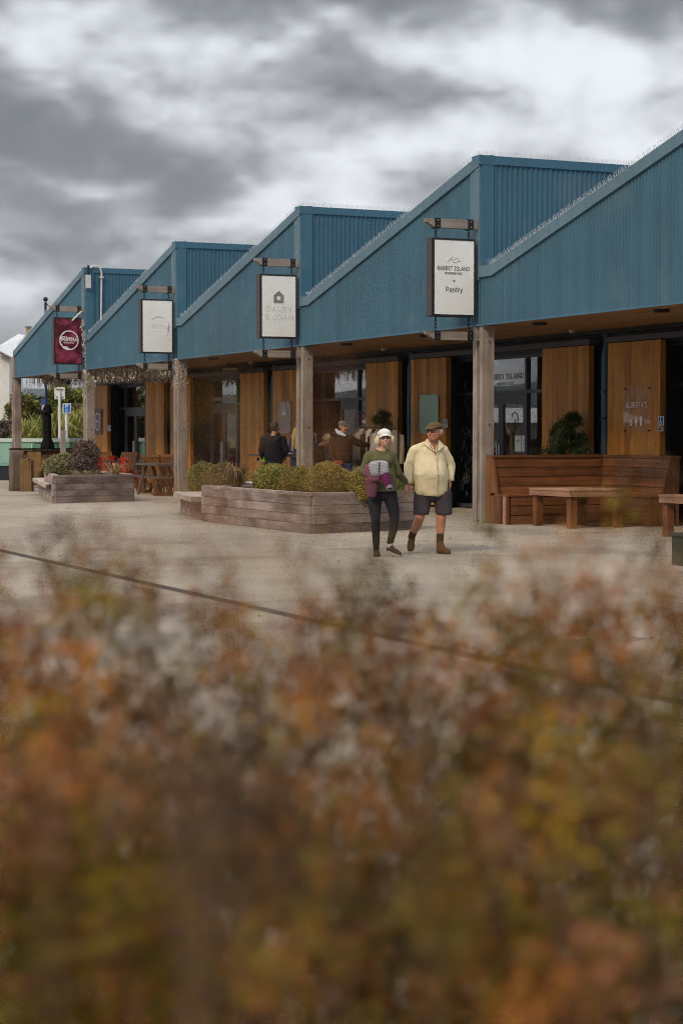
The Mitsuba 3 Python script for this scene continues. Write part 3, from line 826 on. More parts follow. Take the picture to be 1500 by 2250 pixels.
for a, b in ((.33, .48), (.485, .635), (.64, xs_ + .02)):
    m = MB(); m.t = (tone(), 1); m.box(a, b, yL0 - .03, 2.28, .505, .54); brd(m, "seat_board")
for a, b in ((ys_ - .02, ys_ + .13), (ys_ + .135, ys_ + .285)):
    m = MB(); m.t = (tone(), 0); m.box(xs_ + .024, xR1 + .0, a, b, .505, .54); brd(m, "seat_board")
for i, (z0, z1) in enumerate(((.0, .165), (.17, .335), (.34, .503))):
    m = MB(); m.t = (tone(), 1); m.box(xs_ - .03, xs_, yL0 + .055, ys_ - .002, z0 + .003, z1 - .008); brd(m)
    m = MB(); m.t = (tone() * .8, 0); m.box(xs_, xR1 - .075, ys_ - .03 + .03, ys_ + .03, z0 + .003, z1); brd(m)
for a, b, t in ((.165, .29, .8), (.295, .40, .55), (.405, .53, .62), (.535, .635, .12), (.64, .735, .9), (.74, .80, .55)):
    m = MB(); m.t = (t, 2); m.box(a, b, yL0 - .025, yL0 + .02, 0.003, .503); brd(m, "end_board", "wood_bench" if t != .9 else "wood_table")
for a, b, t in ((ys_ - .002, ys_ + .07, .45), (ys_ + .075, ys_ + .26, .3), (ys_ + .265, ys_ + .5, .25)):
    m = MB(); m.t = (t, 2); m.box(xR1 - .07, xR1 - .02, a, b, 0.003, .503); brd(m, "end_board")


def low_table(x0, x1, y0, y1, zt, lab):
    s = thing("low_table", lab, "table")
    n = 7
    for i in range(n):
        w = (y1 - y0) / n
        m = MB(); m.t = (float(np.clip(rng.normal(.55, .15), .1, .9)), 0); m.box(x0, x1, y0 + i * w + .003, y0 + (i + 1) * w - .003, zt - .03, zt); obj("top_board", m, "wood_table", s)
    for a in ((x0 + .012, x1 - .012, y0 + .012, y0 + .045, 0), (x0 + .012, x1 - .012, y1 - .045, y1 - .012, 0), (x0 + .012, x0 + .045, y0 + .047, y1 - .047, 1), (x1 - .045, x1 - .012, y0 + .047, y1 - .047, 1)):
        m = MB(); m.t = (.55, a[4]); m.box(*a[:4], zt - .125, zt - .031); obj("apron", m, "wood_table", s)
    for lx in (x0 + .12, x1 - .12):
        for ly in (y0 + .12, y1 - .12):
            m = MB(); m.t = (.62, 2); m.box(lx - .065, lx + .065, ly - .065, ly + .065, 0, zt - .126); obj("leg", m, "wood_bench", s)


low_table(1.18, 2.58, .29, 1.44, .669, "low slatted timber table standing in the angle of the L shaped bench")
low_table(5.16, 6.6, .35, 1.7, .66, "low timber table cut off by the right edge of the photo")
s = thing("utility_box", "low dark green metal box cut off by the right edge of the photo", "box")
obj("body", MB((.035, .045, .035)).box(10.85, 11.45, -3.22, -2.62, 0, .36), "paint", s)
obj("lid", MB((.045, .055, .042)).box(10.82, 11.48, -3.25, -2.59, .362, .40), "paint", s)

# ------------------------------------------------------------------ timber planters
def wall_boards(s, p, q, z0, z1, n, th=.05, mat="wood_planter"):
    p, q = np.array(p, float), np.array(q, float)
    d = (q - p) / np.linalg.norm(q - p)
    nrm = np.array([-d[1], d[0]])         # inward for counter-clockwise outlines
    h = (z1 - z0) / n
    for i in range(n):
        m = MB(); m.t = (float(np.clip(rng.normal(.52, .13), .1, .9)), 0 if abs(d[0]) > abs(d[1]) else 1)
        o = nrm * rng.uniform(0, .003)
        a, b, c, e = p + o, q + o, q + o + nrm * th, p + o + nrm * th
        za, zb_ = z0 + i * h + .005, z0 + (i + 1) * h - .003
        m.hexa([(*a, za), (*b, za), (*c, za), (*e, za)], [(*a, zb_), (*b, zb_), (*c, zb_), (*e, zb_)])
        obj("board", m, mat, s)


def planter(lab, poly, low, seat, h=.66):
    s = thing("planter", lab, "planter")
    from shapely.geometry import Polygon
    for a, b in zip(poly, poly[1:] + poly[:1]):
        wall_boards(s, a, b, 0, h - .05, 4)
    P = Polygon(poly)
    m = MB(); m.t = (.75, 0); m.prism(P.buffer(.035, join_style=2).difference(P.buffer(-.11, join_style=2)), lambda a, b, t: (a, b, h - .05 + t), .05); obj("cap_rail", m, "wood_planter", s)
    m = MB((.045, .03, .02)); m.prism(P.buffer(-.055, join_style=2), lambda a, b, t: (a, b, .05 + t), h - .17); obj("soil", m, "cloth", s)
    m = MB(); m.t = (.1, 2); m.prism(P.buffer(-.052, join_style=2).difference(P.buffer(-.06, join_style=2)), lambda a, b, t: (a, b, .01 + t), h - .07); obj("lining", m, "wood_planter", s)
    for a, b in zip(low, low[1:] + low[:1]):
        wall_boards(s, a, b, 0, .335, 2)
    m = MB(); m.t = (.7, 0); m.prism(Polygon(seat), lambda a, b, t: (a, b, .34 + t), .095); obj("seat", m, "wood_grey", s)
    for c in poly:
        pass
    return s


pa = planter("long grey timber planter full of round shrubs behind the walking couple", [(2.22, -4.31), (1.62, -2.2), (-2.9, -2.2), (-2.9, -4.3)][::-1],
             [(-2.95, -4.22), (-2.95, -2.5), (-6.4, -2.6), (-6.4, -3.48)][::-1], [(-3.3, -4.42), (-3.3, -3.5), (-6.6, -2.9), (-6.6, -3.62)])
m = MB(); m.t = (.6, 2); m.box(-5.9, -4.7, -2.6, -2.0, .0, .60); obj("end_box", m, "wood_planter", pa)
m = MB(); m.t = (.8, 0); m.box(-5.95, -4.65, -2.65, -1.95, .602, .65); obj("cap_rail", m, "wood_grey", pa)
pb = planter("smaller grey timber planter with twiggy shrubs before the farther post at left", [(-13.05, -4.33), (-13.75, -2.2), (-17.6, -1.7), (-17.0, -3.45)][::-1],
             [(-13.6, -4.15), (-14.0, -3.7), (-20.3, -2.2), (-20.4, -2.68)][::-1], [(-13.5, -4.42), (-14.2, -3.9), (-20.5, -2.35), (-20.6, -2.85)])
m = MB(); m.t = (.6, 2); m.box(-20.3, -19.4, -2.1, -1.4, 0, .6); obj("end_box", m, "wood_planter", pb)
m = MB(); m.t = (.8, 0); m.box(-20.35, -19.35, -2.15, -1.35, .602, .65); obj("cap_rail", m, "wood_grey", pb)
rg_ = on(204, 1054, "X", -13.38)
m = MB(); a = np.linspace(0, 2 * np.pi, 15); m.tube([(rg_[0] + .03, rg_[1] + .055 * math.cos(t), rg_[2] + .055 * math.sin(t)) for t in a], .012, 6, caps=False); obj("ring", m, "steel", pb)
for u, v0, lab in ((572, 1013, "thicker weathered timber stump standing in the long planter"), (594, 1018, "shorter weathered timber stump beside the thicker one in the long planter")):
    p = on(u, v0, "Y", -2.7)
    m = MB(); m.t = (.6, 2); m.tube([(p[0], p[1], .4), (p[0] + .03, p[1], p[2])], .085 if u < 580 else .06, 10)
    tag(obj("timber_stump", m, "wood_yellow"), lab, "stump")
s = None

# ------------------------------------------------------------------ foliage
def unit(v):
    return v / (np.linalg.norm(v, axis=-1, keepdims=True) + 1e-12)


def leaves(P, length, width, colors, out=None, r=rng, bend=.25):
    n = len(P)
    a = unit(r.normal(size=(n, 3)) + (0 if out is None else out))
    b = unit(np.cross(a, r.normal(size=(n, 3))))
    nn = np.cross(a, b)
    ln = (np.broadcast_to(length, n) * r.uniform(.7, 1.25, n))[:, None] / 2
    wd = (np.broadcast_to(width, n) * r.uniform(.7, 1.25, n))[:, None] / 2
    v = np.stack([P - a * ln, P + b * wd + nn * wd * bend, P + a * ln, P - b * wd + nn * wd * bend], 1).reshape(-1, 3)
    k = 4 * np.arange(n)[:, None]
    f = np.concatenate([k + [0, 1, 2], k + [0, 2, 3]], 0)
    m = MB(np.repeat(np.clip(colors, 0, 1), 4, 0)); m.add(v, f)
    return m


def pal(cols, w, n, r=rng, jit=.25):
    c = np.array(cols)[r.choice(len(cols), n, p=np.array(w) / sum(w))]
    return c * r.uniform(1 - jit, 1 + jit, (n, 1)) * r.uniform(.93, 1.07, (n, 3))


def twigs(root, tips, r0, r1, color, n=4, wob=.04, r=rng):
    m = MB(color)
    for t in tips:
        k = np.linspace(0, 1, n)[:, None]
        p = root * (1 - k) + t * k + r.normal(0, wob, (n, 3)) * np.sin(np.pi * k)
        m.tube(p, np.linspace(r0, r1, n), 4, caps=False)
    return m


def shrub_ball(name, label, cat, c, rx, ry, rz, n, ls, cols, w, group=None, wcol=(.05, .035, .022), fill=.55, seed=1, lump=.25):
    r = np.random.default_rng(seed)
    s = thing(name, label, cat, group)
    d = unit(r.normal(size=(n, 3))); d[:, 2] = np.where(d[:, 2] < -.75, -d[:, 2], d[:, 2])
    lum = 1 + lump * 2 * (meshkit.fbm(d * 2.2 + seed * 3.1, 3, seed) - .5) + .10 * (meshkit.noise(d * 7 + seed, seed) - .5)
    rad = np.where(r.random(n) < fill, 1 - .13 * r.random(n) ** 2, r.uniform(.35, .95, n))
    P = np.array(c) + d * (lum * rad)[:, None] * np.array([rx, ry, rz])
    keep = P[:, 2] > .06
    P, d = P[keep], d[keep]
    k = int(n * .02)
    sh = unit(r.normal(size=(k // 14, 3)) + [0, 0, .6])
    ii = np.repeat(np.arange(len(sh)), 14)
    tt = r.uniform(.85, 1.18, (len(ii), 1))
    P = np.vstack([P, np.array(c) + sh[ii] * tt * np.array([rx, ry, rz]) + r.normal(0, .012, (len(ii), 3))])
    d = np.vstack([d, sh[ii]])
    clump = meshkit.noise(P * 7.0, seed)[:, None]
    col = pal(cols, w, len(P), r) * (.7 + .6 * clump)
    tag(obj("foliage", leaves(P, ls, ls * .6, col, d * .8, r), "leaf", s), kind="stuff")
    tips = np.array(c) + unit(r.normal(size=(40, 3)) + [0, 0, .5]) * np.array([rx, ry, rz]) * .9
    tag(obj("stems", twigs(np.array([c[0], c[1], max(.05, c[2] - rz)]), tips, .012, .004, wcol, r=r), "leaf", s), kind="stuff")
    return s


GOLD = [(.31, .245, .06), (.22, .19, .05), (.42, .31, .075), (.12, .10, .03), (.24, .15, .055)]
balls = [(446, 1052, 34, 36, -2.9, "round green gold shrub at the left end of the long planter", [(.17, .185, .05), (.26, .25, .07), (.09, .10, .03)], [3, 2, 2]),
         (492, 1054, 46, 34, -3.2, "bronze tinged round shrub beside the seat end of the long planter", [(.22, .16, .055), (.30, .20, .075), (.12, .09, .035)], [3, 2, 2]),
         (600, 1052, 46, 32, -3.3, "round yellow green shrub below the man in the dark hoodie", [(.26, .245, .055), (.35, .30, .08), (.14, .135, .04)], [3, 2, 2]),
         (655, 1054, 42, 30, -3.25, "round olive brown shrub in front of the second timber post", GOLD, [2, 2, 1, 2, 2]),
         (722, 1050, 50, 34, -3.3, "biggest round golden shrub below the man in the grey cap", GOLD, [3, 2, 3, 2, 1]),
         (806, 1054, 40, 32, -3.2, "round golden shrub partly hidden by the woman in the white cap", GOLD, [3, 2, 3, 2, 1]),
         (888, 1064, 18, 24, -2.30, "small green shrub between the couple at the right end of the long planter", [(.14, .19, .045), (.22, .25, .06)], [2, 1])]
for i, (u, v, rx, rz, y, lab, cols, w) in enumerate(balls):
    c = on(u, v, "Y", y)
    dep = (c - CAM) @ F
    k = dep / FPX
    shrub_ball("round_shrub", lab, "shrub", (c[0], c[1], c[2] - .09), rx * k * 1.26, rx * k * 1.0, rz * k * 1.36, 19000, .026, cols, w, seed=30 + i)


def grass_tuft(name, label, c, n, h, spread, cols, w, seed, width=.012, group=None):
    r = np.random.default_rng(seed)
    s = thing(name, label, "grass")
    V, Fc, C = [], [], []
    for i in range(n):
        a = r.uniform(0, 2 * np.pi)
        o = np.array([math.cos(a), math.sin(a), 0])
        L_ = h * r.uniform(.6, 1.15)
        sp = spread * r.uniform(.3, 1.1)
        base = np.array(c) + o * spread * .12 * r.random()
        side = np.array([-o[1], o[0], 0]) * width * r.uniform(.6, 1.2)
        k = len(V) * 1
        pts = [base, base + o * sp * .35 + [0, 0, L_ * .6], base + o * sp * .8 + [0, 0, L_ * .92], base + o * sp * 1.25 + [0, 0, L_ * (.75 if r.random() < .5 else .95)]]
        vv = []
        for p, ww in zip(pts, (1, .9, .6, .08)):
            vv += [p - side * ww, p + side * ww]
        col = pal(cols, w, 1, r)[0]
        k = sum(len(x) for x in V)
        V.append(vv); C.append(np.tile(col, (8, 1)))
        for q in range(3):
            Fc += [[k + 2 * q, k + 2 * q + 1, k + 2 * q + 3], [k + 2 * q, k + 2 * q + 3, k + 2 * q + 2]]
    m = MB(np.clip(np.vstack(C), 0, 1)); m.add(np.vstack(V), np.array(Fc))
    tag(obj("blades", m, "leaf", s), kind="stuff")
    return s


c = on(520, 1066, "Y", -3.9); grass_tuft("grass_tuft", "wispy tan grass between the shrubs of the long planter", (c[0], c[1], .52), 160, .55, .35, [(.24, .17, .08), (.17, .10, .04), (.30, .22, .12)], [2, 2, 1], 51)
c = on(250, 1040, "X", -13.75); grass_tuft("grass_tuft", "dry straw coloured grass at the right end of the smaller planter", (c[0], c[1], .5), 120, .42, .36, [(.42, .27, .15), (.30, .17, .08), (.5, .36, .22)], [2, 2, 1], 52, .016)
c = on(180, 1044, "X", -13.6); grass_tuft("grass_tuft", "low dry grass along the front of the smaller planter", (c[0], c[1], .52), 110, .24, .5, [(.3, .2, .1), (.17, .13, .05), (.36, .25, .14)], [2, 2, 1], 53, .014)
c = at(140, 1030, 47.2)
shrub_ball("wire_shrub", "low grey green wiry shrub at the left of the smaller planter", "shrub", (c[0], c[1], .80), .55, .5, .33, 9000, .05, [(.21, .20, .09), (.30, .28, .15), (.12, .11, .05)], [3, 2, 2], seed=61, lump=.3)
c = at(188, 1008, 46.6)
shrub_ball("wire_shrub", "tall dark purple brown wiry shrub in the smaller planter before the post", "shrub", (c[0], c[1], .98), .36, .36, .50, 5200, .05, [(.14, .095, .08), (.22, .16, .14), (.08, .055, .045)], [3, 2, 2], seed=62, lump=.45, fill=.3)


def droop_tree(name, label, u, vtop, vbot, depth, rmax, n, cols, w, seed, ls=.13, nb=26):
    r = np.random.default_rng(seed)
    top, bot = at(u, vtop, depth), at(u, vbot, depth)
    s = thing(name, label, "potted plant")
    g0 = np.array([top[0], top[1], 0.0])
    h = top[2]
    pm = MB((.06, .055, .05)); pm.tube([g0, g0 + [0, 0, .42]], [.17, .23], 14); obj("pot", pm, "paint", s)
    m = MB((.06, .04, .025)); m.tube([g0 + [0, 0, .42], g0 + [.02, 0, h * .7], g0 + [0, 0.01, h - .05]], [.03, .02, .008], 6); obj("trunk", m, "leaf", s)
    P, O, tips = [], [], []
    for i in range(nb):
        t = (i + .5) / nb
        z = .75 + (h - .85) * t
        rr = rmax * (1.05 - t) ** .75 * r.uniform(.65, 1.15)
        a = r.uniform(0, 2 * np.pi)
        d = np.array([math.cos(a), math.sin(a), .18])
        q0, q1 = g0 + [0, 0, z], g0 + [0, 0, z] + d * rr
        tips.append((q0, q1))
        k = int(n / nb)
        tt = r.uniform(.25, 1.05, k)[:, None]
        P.append(q0 * (1 - tt) + q1 * tt + r.normal(0, .045, (k, 3)))
        O.append(np.tile(d * .5 + [0, 0, -.9], (k, 1)))
    tw = MB((.06, .04, .025))
    for a, b in tips:
        tw.tube([a, (a + b) / 2 + [0, 0, .03], b], [.01, .008, .004], 4, caps=False)
    tag(obj("branches", tw, "leaf", s), kind="stuff")
    P, O = np.vstack(P), np.vstack(O)
    tag(obj("foliage", leaves(P, ls, .018, pal(cols, w, len(P), r), O * 1.5, r), "leaf", s), kind="stuff")
    return s


droop_tree("potted_tree", "dark green feathery potted conifer behind the corner bench", 1252, 903, 1000, 36.1, .74, 7000, [(.022, .045, .012), (.04, .065, .018), (.07, .06, .02), (.10, .05, .02)], [4, 3, 1, .5], 71)
droop_tree("potted_tree", "drooping olive potted tree behind the clothes rack", 838, 898, 1000, 43.0, .75, 2600, [(.07, .075, .02), (.11, .09, .03), (.05, .05, .015)], [3, 2, 2], 72, ls=.17, nb=22)

# background shrubs, flax and trees beyond the end of the row
def crown_shrub(name, label, cat, u, v0, v1, ru, depth, n, ls, cols, w, seed, trunk=True, lump=.35, tr=.09, base_z=None):
    """v0, v1: top and bottom of the crown in the photograph."""
    r = np.random.default_rng(seed)
    k = depth / FPX
    top, bot = at(u, v0, depth), at(u, v1, depth)
    s = thing(name, label, cat)
    zc, rz = (top[2] + bot[2]) / 2, (top[2] - bot[2]) / 2
    cc = np.array([top[0], top[1], zc])
    nb = 90
    bd = unit(r.normal(size=(nb, 3)))
    bc = cc + bd * (r.uniform(.25, .85, (nb, 1))) * np.array([ru * k, ru * k, rz])
    br = r.uniform(.16, .36, nb)
    idx = r.integers(0, nb, n)
    d = unit(r.normal(size=(n, 3)))
    P = bc[idx] + d * (br[idx] * (1.25 * r.random(n) ** .55))[:, None] * np.array([ru * k, ru * k, min(rz, ru * k)])
    keep = P[:, 2] > .03
    P, d, idx = P[keep], d[keep], idx[keep]
    ct = r.uniform(.7, 1.9, (nb, 1))
    col = pal(cols, w, len(P), r) * ct[idx]
    tag(obj("crown", leaves(P, ls, ls * .6, col, d * .6 + [0, 0, .3], r), "leaf", s), kind="stuff")
    g0 = np.array([cc[0], cc[1], 0.0])
    m = MB((.055, .04, .03))
    if trunk:
        m.tube([g0, g0 + [.05, .03, max(.3, bot[2])], cc], [tr, tr * .8, tr * .3], 7, caps=False)
    for b in bc[:24]:
        q = np.array([cc[0], cc[1], max(.15, bot[2] * .7)])
        m.tube([q, (q + b) / 2 + r.normal(0, .1, 3), b], [tr * .5, tr * .3, tr * .12], 5, caps=False)
    obj("trunk", m, "leaf", s)
    return s


OL = [(.12, .125, .03), (.18, .18, .045), (.07, .075, .02)]
crown_shrub("shrub", "dark olive shrub at the far left edge beyond the shops", "shrub", 48, 858, 935, 42, 92, 9000, .20, [(.07, .075, .02), (.105, .105, .03), (.12, .095, .035)], [3, 2, 1], 81)
crown_shrub("shrub", "mid green shrub behind the black folded parasol", "shrub", 98, 872, 935, 40, 96, 9000, .2, [(.10, .125, .025), (.16, .175, .04), (.065, .075, .02)], [3, 2, 2], 82)
crown_shrub("tree", "bushy olive tree behind the white sign board", "tree", 138, 842, 925, 44, 104, 11000, .2, OL, [3, 2, 2], 83)
crown_shrub("tree", "yellow green tree against the farthest timber post", "tree", 186, 848, 900, 36, 108, 9000, .2, [(.14, .16, .03), (.2, .21, .045), (.08, .09, .022)], [3, 2, 1], 84)
crown_shrub("shrub", "reddish brown shrub under the yellow green tree", "shrub", 170, 884, 925, 26, 98, 6000, .16, [(.10, .06, .03), (.15, .085, .04), (.07, .06, .02)], [3, 2, 2], 85)
crown_shrub("tree", "green tree peeping above the mint cabinet at the left edge", "tree", 8, 880, 930, 30, 112, 6000, .2, [(.05, .10, .02), (.04, .06, .02)], [2, 2], 86)
crown_shrub("shrub", "grey brown twiggy shrub above the mint cabinet at the left edge", "shrub", 6, 915, 965, 20, 73, 5000, .12, [(.13, .11, .085), (.09, .075, .055), (.17, .14, .11)], [3, 2, 1], 87)
for i, (u, v0, dep, lab) in enumerate(((58, 925, 84, "pale flax clump left of the black parasol"), (108, 912, 82, "tall flax clump right behind the black parasol"), (152, 905, 84, "flax clump behind the blue parking sign"), (178, 900, 86, "yellow flax clump beside the farthest timber post"), (30, 930, 86, "flax clump above the left end of the mint cabinet"))):
    h = at(u, v0, dep)[2]
    p = gd(u, dep)
    r_ = 88 + i
    sk = grass_tuft("flax", lab, (p[0], p[1], .0), 260, h * 1.0, 1.25, [(.24, .255, .055), (.33, .33, .10), (.13, .15, .03), (.34, .26, .08)], [3, 2, 2, 1], r_, .035)
    labels[sk]["category"] = "flax"
for i, (x, y, hh, lab) in enumerate(((-112, -23, 5.5, "rounded olive tree across the plaza that the wine bar windows mirror"),)):
    s = thing("tree", lab, "tree")
    r = np.random.default_rng(140 + i)
    n = 5000
    nb = 40
    bc = np.array([x, y, hh * .62]) + unit(r.normal(size=(nb, 3))) * r.uniform(.3, .9, (nb, 1)) * [hh * .5, hh * .5, hh * .34]
    idx = r.integers(0, nb, n)
    P = bc[idx] + unit(r.normal(size=(n, 3))) * hh * .13
    tag(obj("crown", leaves(P, .5, .3, pal(OL, [2, 1, 3], n, r), None, r), "leaf", s), kind="stuff")
    m = MB((.06, .045, .035)); m.tube([(x, y, 0), (x + .1, y, hh * .35), (x, y, hh * .7)], [.28, .2, .07], 8)
    for b in bc[:18]:
        m.tube([(x, y, hh * .33), ((x + b[0]) / 2, (y + b[1]) / 2, (hh * .4 + b[2]) / 2), b], [.1, .06, .02], 5, caps=False)
    obj("trunk", m, "leaf", s)
s = thing("shed", "pale low pavilion across the plaza that the shop windows mirror", "building")
obj("wall", MB((.42, .42, .40)).box(-82, -74, -46, -30, 0, 2.4), "paint", s)
obj("roof", MB((.5, .5, .5)).hexa([(-83, -47, 2.42), (-73, -47, 2.42), (-73, -29, 2.42), (-83, -29, 2.42)], [(-79, -46, 3.4), (-77, -46, 3.4), (-77, -30, 3.4), (-79, -30, 3.4)]), "paint", s)

# hills
n = 361
A = np.radians(np.linspace(-180, 180, n))
hv, hf = [], []
rr_ = [5200, 6400, 8200]
for k, rad in enumerate(rr_):
    for a in A:
        h = (CAM[2] - 2) if k == 0 else rad * (.0275 + .012 * (meshkit.fbm(np.array([math.cos(a) * 9, math.sin(a) * 9, 1.0]), 4, 4) - .5) * 2 - .004 * math.cos(a * 2 + 1)) * (.72 if k == 1 else 1.0) * (1 + .12 * (meshkit.noise(np.array([math.cos(a) * 40, math.sin(a) * 40, k]), 9) - .5))
        d = FH * math.cos(a) + R * math.sin(a)
        hv.append([CAM[0] + d[0] * rad, CAM[1] + d[1] * rad, h if k else -3])
for k in range(2):
    for i in range(n - 1):
        hf.append([k * n + i, k * n + i + 1, (k + 1) * n + i + 1, (k + 1) * n + i])
m = MB(); m.add(hv, hf)
tag(obj("hills", m, "hill", smooth=True), "distant blue hills beyond the flax and shrubs", "hills", kind="structure")

# ------------------------------------------------------------------ things at the far left
s = thing("parasol", "black folded parasol standing in front of the mint cabinet", "parasol")
dp_ = 58.5
g0 = gd(104, dp_)
zt = lambda v: at(104, v, dp_)[2]
px_ = dp_ / FPX
m = MB((.008, .008, .009))
for ringset in ([(888, 2.5), (892, 7), (900, 10), (908, 13.5), (906, 8)], [(903, 7), (915, 8.8), (930, 9), (945, 8.8), (958, 7.2), (966, 9.5), (976, 13), (985, 13.5), (982, 9)]):
    pts, rad = [], []
    N = 22
    V = []
    for v, r_ in ringset:
        for j_ in range(N):
            a = 2 * np.pi * j_ / N
            q = r_ * px_ * (1 + .14 * math.cos(8 * a + v * .02) * min(1, (v - 880) / 20)) + 0
            V.append([g0[0] + q * math.cos(a), g0[1] + q * math.sin(a), zt(v) - (.05 * (j_ % 3 == 0) if v > 980 else 0)])
    nr = len(ringset)
    m.add(V, [[i * N + j_, i * N + (j_ + 1) % N, (i + 1) * N + (j_ + 1) % N, (i + 1) * N + j_] for i in range(nr - 1) for j_ in range(N)])
obj("canopy", m, "cloth", s, smooth=True)
m = MB((.03, .03, .03)); m.tube([g0, g0 + [0, 0, zt(886) + .06]], .022, 8); obj("pole", m, "paint", s)
m = MB((.05, .05, .05)); m.tube([g0, g0 + [0, 0, .08]], .28, 16); obj("base", m, "paint", s)

def sign_post(lab, u, v0, v1, w, depth, colr, edge, polew=.07):
    s = thing("parking_sign", lab, "sign")
    k = depth / FPX
    top, bot = at(u, v0, depth), at(u, v1, depth)
    b = MB(colr); hw = w * k / 2
    q = lambda o, z, dd=0: np.array([top[0], top[1], 0]) + R * o - FH * dd + np.array([0, 0, z])
    b.hexa([q(-hw, bot[2]), q(hw, bot[2]), q(hw, bot[2], .03), q(-hw, bot[2], .03)], [q(-hw, top[2]), q(hw, top[2]), q(hw, top[2], .03), q(-hw, top[2], .03)])
    obj("plate", b, "paint", s)
    if edge is not None:
        e = MB(edge); hb = hw + .03
        e.hexa([q(-hb, bot[2] - .03, -.01), q(hb, bot[2] - .03, -.01), q(hb, bot[2] - .03, .02), q(-hb, bot[2] - .03, .02)], [q(-hb, top[2] + .03, -.01), q(hb, top[2] + .03, -.01), q(hb, top[2] + .03, .02), q(-hb, top[2] + .03, .02)])
        obj("border", e, "paint", s)
    return s, q, top, bot


s, q, top, bot = sign_post("white sign board seen from behind on a tall white pole", 131, 852, 875, 19.5, 76, (.62, .65, .66), (.75, .77, .77))
m = MB((.70, .72, .72)); m.tube([q(.0, 0, .08), q(.0, bot[2] + .3, .08)], .055, 8); obj("pole", m, "paint", s, smooth=True)
for z in (bot[2] + .06, top[2] - .06):
    m = MB((.10, .10, .12)); m.beam(q(-.14, z, .06), q(.14, z, .06), .03, .03); obj("clamp", m, "paint", s)
s, q, top, bot = sign_post("blue parking sign with a white P and wheelchair on a short white pole", 147, 888, 906, 14.5, 70, (.018, .12, .48), (.6, .68, .78))
m = MB((.70, .72, .72)); m.tube([q(-.03, 0, -.06), q(-.03, top[2], -.06)], .055, 8); obj("pole", m, "paint", s, smooth=True)
tm = txt("P", .10, .115, bold=True); m = MB((.8, .82, .85)); m.mesh(tm, lambda v: np.array([q(-.05 + a, top[2] - .13 + b, .034 + t) for a, b, t in v])); obj("lettering", m, "paint", s)
m = MB((.8, .82, .85)); m.tube([q(.045 * math.cos(t), bot[2] + .06 + .045 * math.sin(t), .036) for t in np.linspace(1.9, 6.4, 12)], .009, 4); m.tube([q(0, bot[2] + .15, .036), q(0, bot[2] + .09, .036), q(.05, bot[2] + .085, .036)], .012, 4); obj("emblem", m, "paint", s)

s = thing("lamp_post", "dark navy lamp post with a short arm rising beyond the far end of the roof", "lamp post")
dpt = 78
a0, a1 = at(100, 657, dpt), at(100, 1000, dpt)
m = MB((.012, .014, .045)); m.tube([(a0[0], a0[1], 0), a0 - [0, 0, .12]], .055, 10); obj("pole", m, "paint", s, smooth=True)
m = MB((.012, .014, .045)); m.mesh(trimesh.creation.icosphere(2, .10), lambda v: v + a0); obj("finial", m, "paint", s, smooth=True)
b0, b1 = at(100, 687, dpt), at(119, 684, dpt)
m = MB((.012, .014, .045)); m.tube([b0, b1], .035, 6); m.tube([at(100, 663, dpt), at(113, 681, dpt)], .018, 5); obj("arm", m, "paint", s)
m = MB((.02, .022, .05)); m.tube([b1 - [0, 0, .25], b1 - [0, 0, .02]], [.25, .06], 12); obj("lamp_shade", m, "paint", s)
c = at(95.5, 883, dpt - 1)
m = MB((.03, .06, .30)); m.beam(c - U * .13, c + U * .13, .16, .02, up=-FH); obj("plate", m, "paint", s)
m = MB((.55, .57, .62)); c = at(99, 896, dpt - .8); m.beam(c - U * .14, c + U * .14, .26, .02, up=-FH); obj("plate", m, "paint", s)

s = thing("utility_cabinet", "long low mint green cabinet with pale lid and dark louvres", "cabinet")
D_ = 67.0
c0, c1 = gd(-26, D_ + 1), gd(152, D_)
ex = (c1 - c0) / np.linalg.norm(c1 - c0); ey = np.array([-ex[1], ex[0], 0])
if ey @ FH < 0:
    ey = -ey
LN = np.linalg.norm(c1 - c0)
ztop_ = at(100, 963, D_)[2]
def cb(mb, a0, a1, b0, b1, z0, z1):
    P = lambda a, b, z: c0 + ex * a + ey * b + np.array([0, 0, z])
    return mb.hexa([P(a0, b0, z0), P(a1, b0, z0), P(a1, b1, z0), P(a0, b1, z0)], [P(a0, b0, z1), P(a1, b0, z1), P(a1, b1, z1), P(a0, b1, z1)])
obj("body", cb(MB((.20, .40, .33)), 0, LN, 0, 1.1, .52, ztop_ - .13), "paint", s)
obj("lid", cb(MB((.50, .62, .58)), -.05, LN + .05, -.06, 1.16, ztop_ - .128, ztop_), "paint", s)
obj("plinth", cb(MB((.015, .018, .03)), .05, LN - .05, .06, 1.0, 0, .518), "paint", s)
fx = lambda u: (u + 26) / 178 * LN
obj("door", cb(MB((.19, .39, .32)), fx(54), fx(74), -.02, -.001, .62, ztop_ - .18), "paint", s)
obj("handle", cb(MB((.6, .68, .66)), fx(71), fx(73), -.05, -.021, ztop_ - .42, ztop_ - .2), "paint", s)
obj("door", cb(MB((.23, .43, .37)), fx(2), fx(26), -.02, -.001, .62, ztop_ - .18), "paint", s)
for a, b in ((76, 92), (114, 128)):
    obj("louvre_panel", cb(MB((.02, .06, .045)), fx(a), fx(b), -.012, -.001, .60, ztop_ - .15), "paint", s)
    for i in range(7):
        t = fx(a) + (fx(b) - fx(a)) * (i + .5) / 7
        obj("louvre", cb(MB((.10, .24, .19)), t - .03, t + .02, -.05, -.013, .62, ztop_ - .2), "paint", s)
m = MB((.34, .29, .22)); P0, P1 = gd(152, 69), gd(184, 67)
m.beam(P0 + [0, 0, .7], P1 + [0, 0, .7], .2, 1.4); tag(obj("low_wall", m, "paint"), "short cream wall at the right end of the mint cabinet", "wall")

